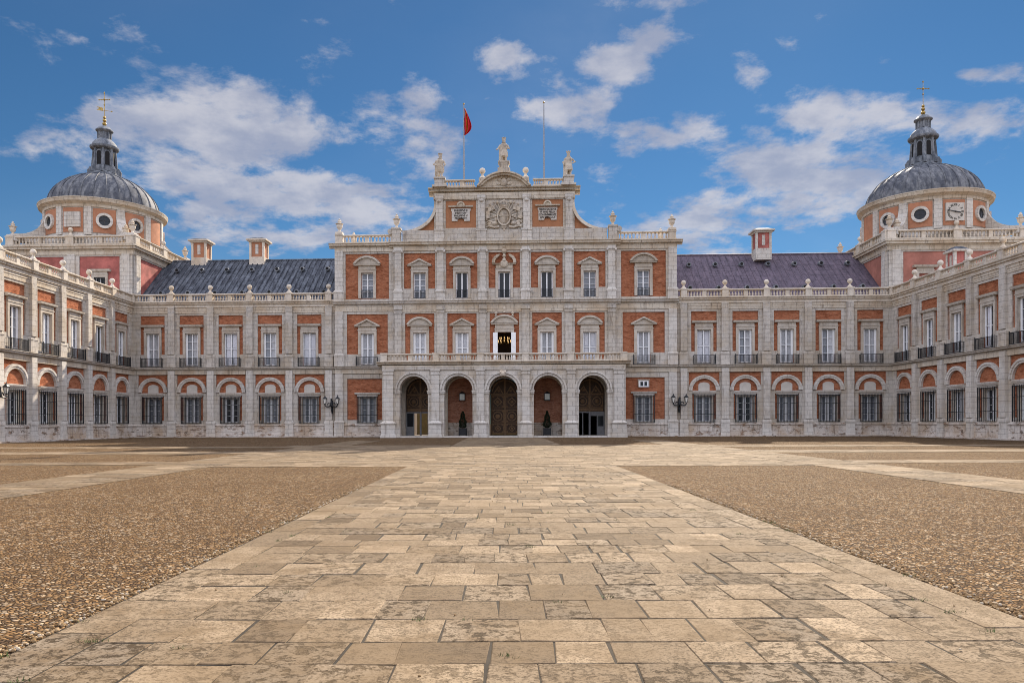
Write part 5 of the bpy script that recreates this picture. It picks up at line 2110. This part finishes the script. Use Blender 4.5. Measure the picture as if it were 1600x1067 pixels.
def slabs(b, x0, x1, y0, y1, row, wmin, wmax, rnd, z=0.012, border=0.0, along='x'):
    """irregular coursed slabs; rows run across x"""
    g = .0045
    y = y0
    while y < y1 - .05:
        h = row * rnd.uniform(.82, 1.2)
        if y + h > y1 - row * .4:
            h = y1 - y
        x = x0
        while x < x1 - .05:
            w_ = rnd.uniform(wmin, wmax)
            if x + w_ > x1 - wmin * .6:
                w_ = x1 - x
            t = (min(1, max(0, rnd.gauss(.55, .30))), rnd.random(), rnd.random())
            dz = rnd.uniform(-.004, .004)
            j = [rnd.uniform(-.016, .016) for _ in range(8)]
            a = [(x + g + j[0], y + g + j[1]), (x + w_ - g + j[2], y + g + j[3]), (x + w_ - g + j[4], y + h - g + j[5]), (x + g + j[6], y + h - g + j[7])]
            cxx, cyy = x + w_ / 2, y + h / 2
            c = .006
            ins = [(px + (c if px < cxx else -c), py + (c if py < cyy else -c)) for px, py in a]
            vs = [(px, py, .0065) for px, py in a] + [(px, py, z + dz + rnd.uniform(-.002, .002)) for px, py in ins]
            b.add(vs, [(4, 5, 6, 7), (0, 1, 5, 4), (1, 2, 6, 5), (2, 3, 7, 6), (3, 0, 4, 7)], t)
            x += w_
        y += h


def pavement():
    rnd = random.Random(11)
    Y = lambda d: d - 76.4
    areas = [  # name, x0, x1, d0, d1, row, wmin, wmax
        ('walkway', -2.72, 3.44, 2.0, 24.98, .50, .30, .62),
        ('walkway', -2.72, 3.44, 46.02, 70.4, .55, .45, 1.0),
    ]
    base = MB()

    def bed(x0, x1, d0, d1):
        base.box(x0, x1, Y(d0), Y(d1), -.05, .005)
    b = MB()
    for nm, x0, x1, d0, d1, r, a, c in areas:
        slabs(b, x0, x1, Y(d0), Y(d1), r, a, c, rnd)
        # long kerb slabs on each edge
        for e0, e1 in ((x0 - .42, x0), (x1, x1 + .42)):
            slabs(b, e0, e1, Y(d0), Y(d1), 1.15, .42, .42, rnd)
        bed(x0 - .43, x1 + .43, d0, d1)
    structure(b.obj('walkway', 'slab_stone'))
    p = MB()
    slabs(p, -9.75, 10.5, Y(25.0), Y(46.0), .55, .45, 1.05, rnd)
    bed(-9.77, 10.52, 25.0, 46.0)
    structure(p.obj('plaza', 'slab_stone'))
    q = MB()
    for x0, x1 in ((-12.15, -9.8), (10.55, 12.9)):
        slabs(q, x0, x1, Y(6), Y(60), .6, .55, 1.2, rnd)
        bed(x0, x1, 6, 60)
    for d0, d1 in ((26.4, 28.2), (35.5, 38.6), (44.0, 46.5)):
        for x0, x1 in ((-37.5, -12.17), (12.92, 38.0)):
            slabs(q, x0, x1, Y(d0), Y(d1), .6, .6, 1.3, rnd)
            bed(x0, x1, d0, d1)
    slabs(q, -13.5, -3.2, Y(46.02), Y(48.4), .6, .6, 1.3, rnd)
    slabs(q, 3.9, 13.5, Y(46.02), Y(48.4), .6, .6, 1.3, rnd)
    bed(-13.5, -3.2, 46.02, 48.4)
    bed(3.9, 13.5, 46.02, 48.4)
    structure(q.obj('paths', 'slab_stone'))
    structure(base.obj('pavement_bed', 'mortar_dirt'))
    # flagged strip along the walls, a shallow kerb step
    k = MB()
    for s in (-1, 1):
        x0, x1 = sorted((s * 12.4, s * 38.7))
        m = MB()
        m.box(x0, x1, -1.15, -.2, -.02, .11)
        k.add([fworld(v[0], -v[1], v[2]) for v in m.v], m.f)
        cx, cy, _ = fworld(s * 38.98, 0)
        a, c = sorted((cx, cx - s * 1.0))
        k.box(a, c, cy - 31, cy - 1.2 - (1.6 if s < 0 else 0), -.02, .11)
    structure(k.obj('wall_pavement', 'stone_plinth'))


pavement()


# loose pebbles kicked along the walk edges, weeds in the joints near the viewer
def loose_bits():
    rnd = random.Random(3)
    b = MB()
    unit = MB().ball((0, 0, 0), 1, 6, 4)
    Y = lambda d: d - 76.4
    for i in range(2600):
        d = 3.6 + 14 * rnd.random() ** 1.7
        side = rnd.random()
        if side < .49:
            x = -3.17 - abs(rnd.gauss(-.02, .07)) + .02 * rnd.random()
        elif side < .985:
            x = 3.89 + abs(rnd.gauss(.02, .07)) - .02 * rnd.random()
        else:
            x = rnd.uniform(-2.9, 3.6)
        r = rnd.uniform(.007, .017) * (1 if abs(x - .36) > 3.4 else .6)
        e, f = rnd.uniform(.8, 1.5), rnd.uniform(.6, 1.0)
        a = rnd.random() * PI
        ca, sa = math.cos(a), math.sin(a)
        cz = .014 if -3.13 < x < 3.85 else .004
        t = (rnd.random(), rnd.random(), rnd.random())
        b.add([(x + (vx * e * ca - vy * sa) * r, Y(d) + (vx * e * sa + vy * ca) * r, cz + r * .35 + vz * r * f) for vx, vy, vz in unit.v], unit.f, t)
    o = b.obj('pebbles', 'pebble', smooth='all')
    o['kind'] = 'stuff'
    w = MB()
    for k in range(46):
        d = 3.9 + 9 * rnd.random() ** 1.6
        if rnd.random() < .6:
            x = rnd.choice((-2.74, 3.44, -3.15, 3.87)) + rnd.gauss(0, .03)
        else:
            x = rnd.uniform(-2.6, 3.3)
        for i in range(rnd.randint(10, 26)):
            a = rnd.random() * 2 * PI
            px, py = x + rnd.gauss(0, .035), Y(d) + rnd.gauss(0, .02)
            h = rnd.uniform(.015, .045)
            l = rnd.uniform(.01, .04)
            t = .0035
            w.add([(px - t * math.sin(a), py + t * math.cos(a), .004), (px + t * math.sin(a), py - t * math.cos(a), .004), (px + l * math.cos(a), py + l * math.sin(a), .004 + h)], [(0, 1, 2)])
    o = w.obj('weeds', 'weed')
    o['kind'] = 'stuff'


def pebble_mat():
    w = new_mat('pebble')
    at = w.n('ShaderNodeAttribute')
    at.attribute_name = 'tone'
    sp = w.n('ShaderNodeSeparateColor')
    w.put(sp.inputs[0], at.outputs['Color'])
    r, g, b = sp.outputs
    col = w.mix(r, (0.165, 0.100, 0.044), (0.36, 0.25, 0.14))
    col = w.mix(w.ramp(g, 0.8, 0.85), col, (0.44, 0.37, 0.28))
    finish(w, col, 0.85, spec=0.1)


pebble_mat()
plain_mat('weed', (0.09, 0.115, 0.035), 0.4, 0.8, sc=20)
loose_bits()
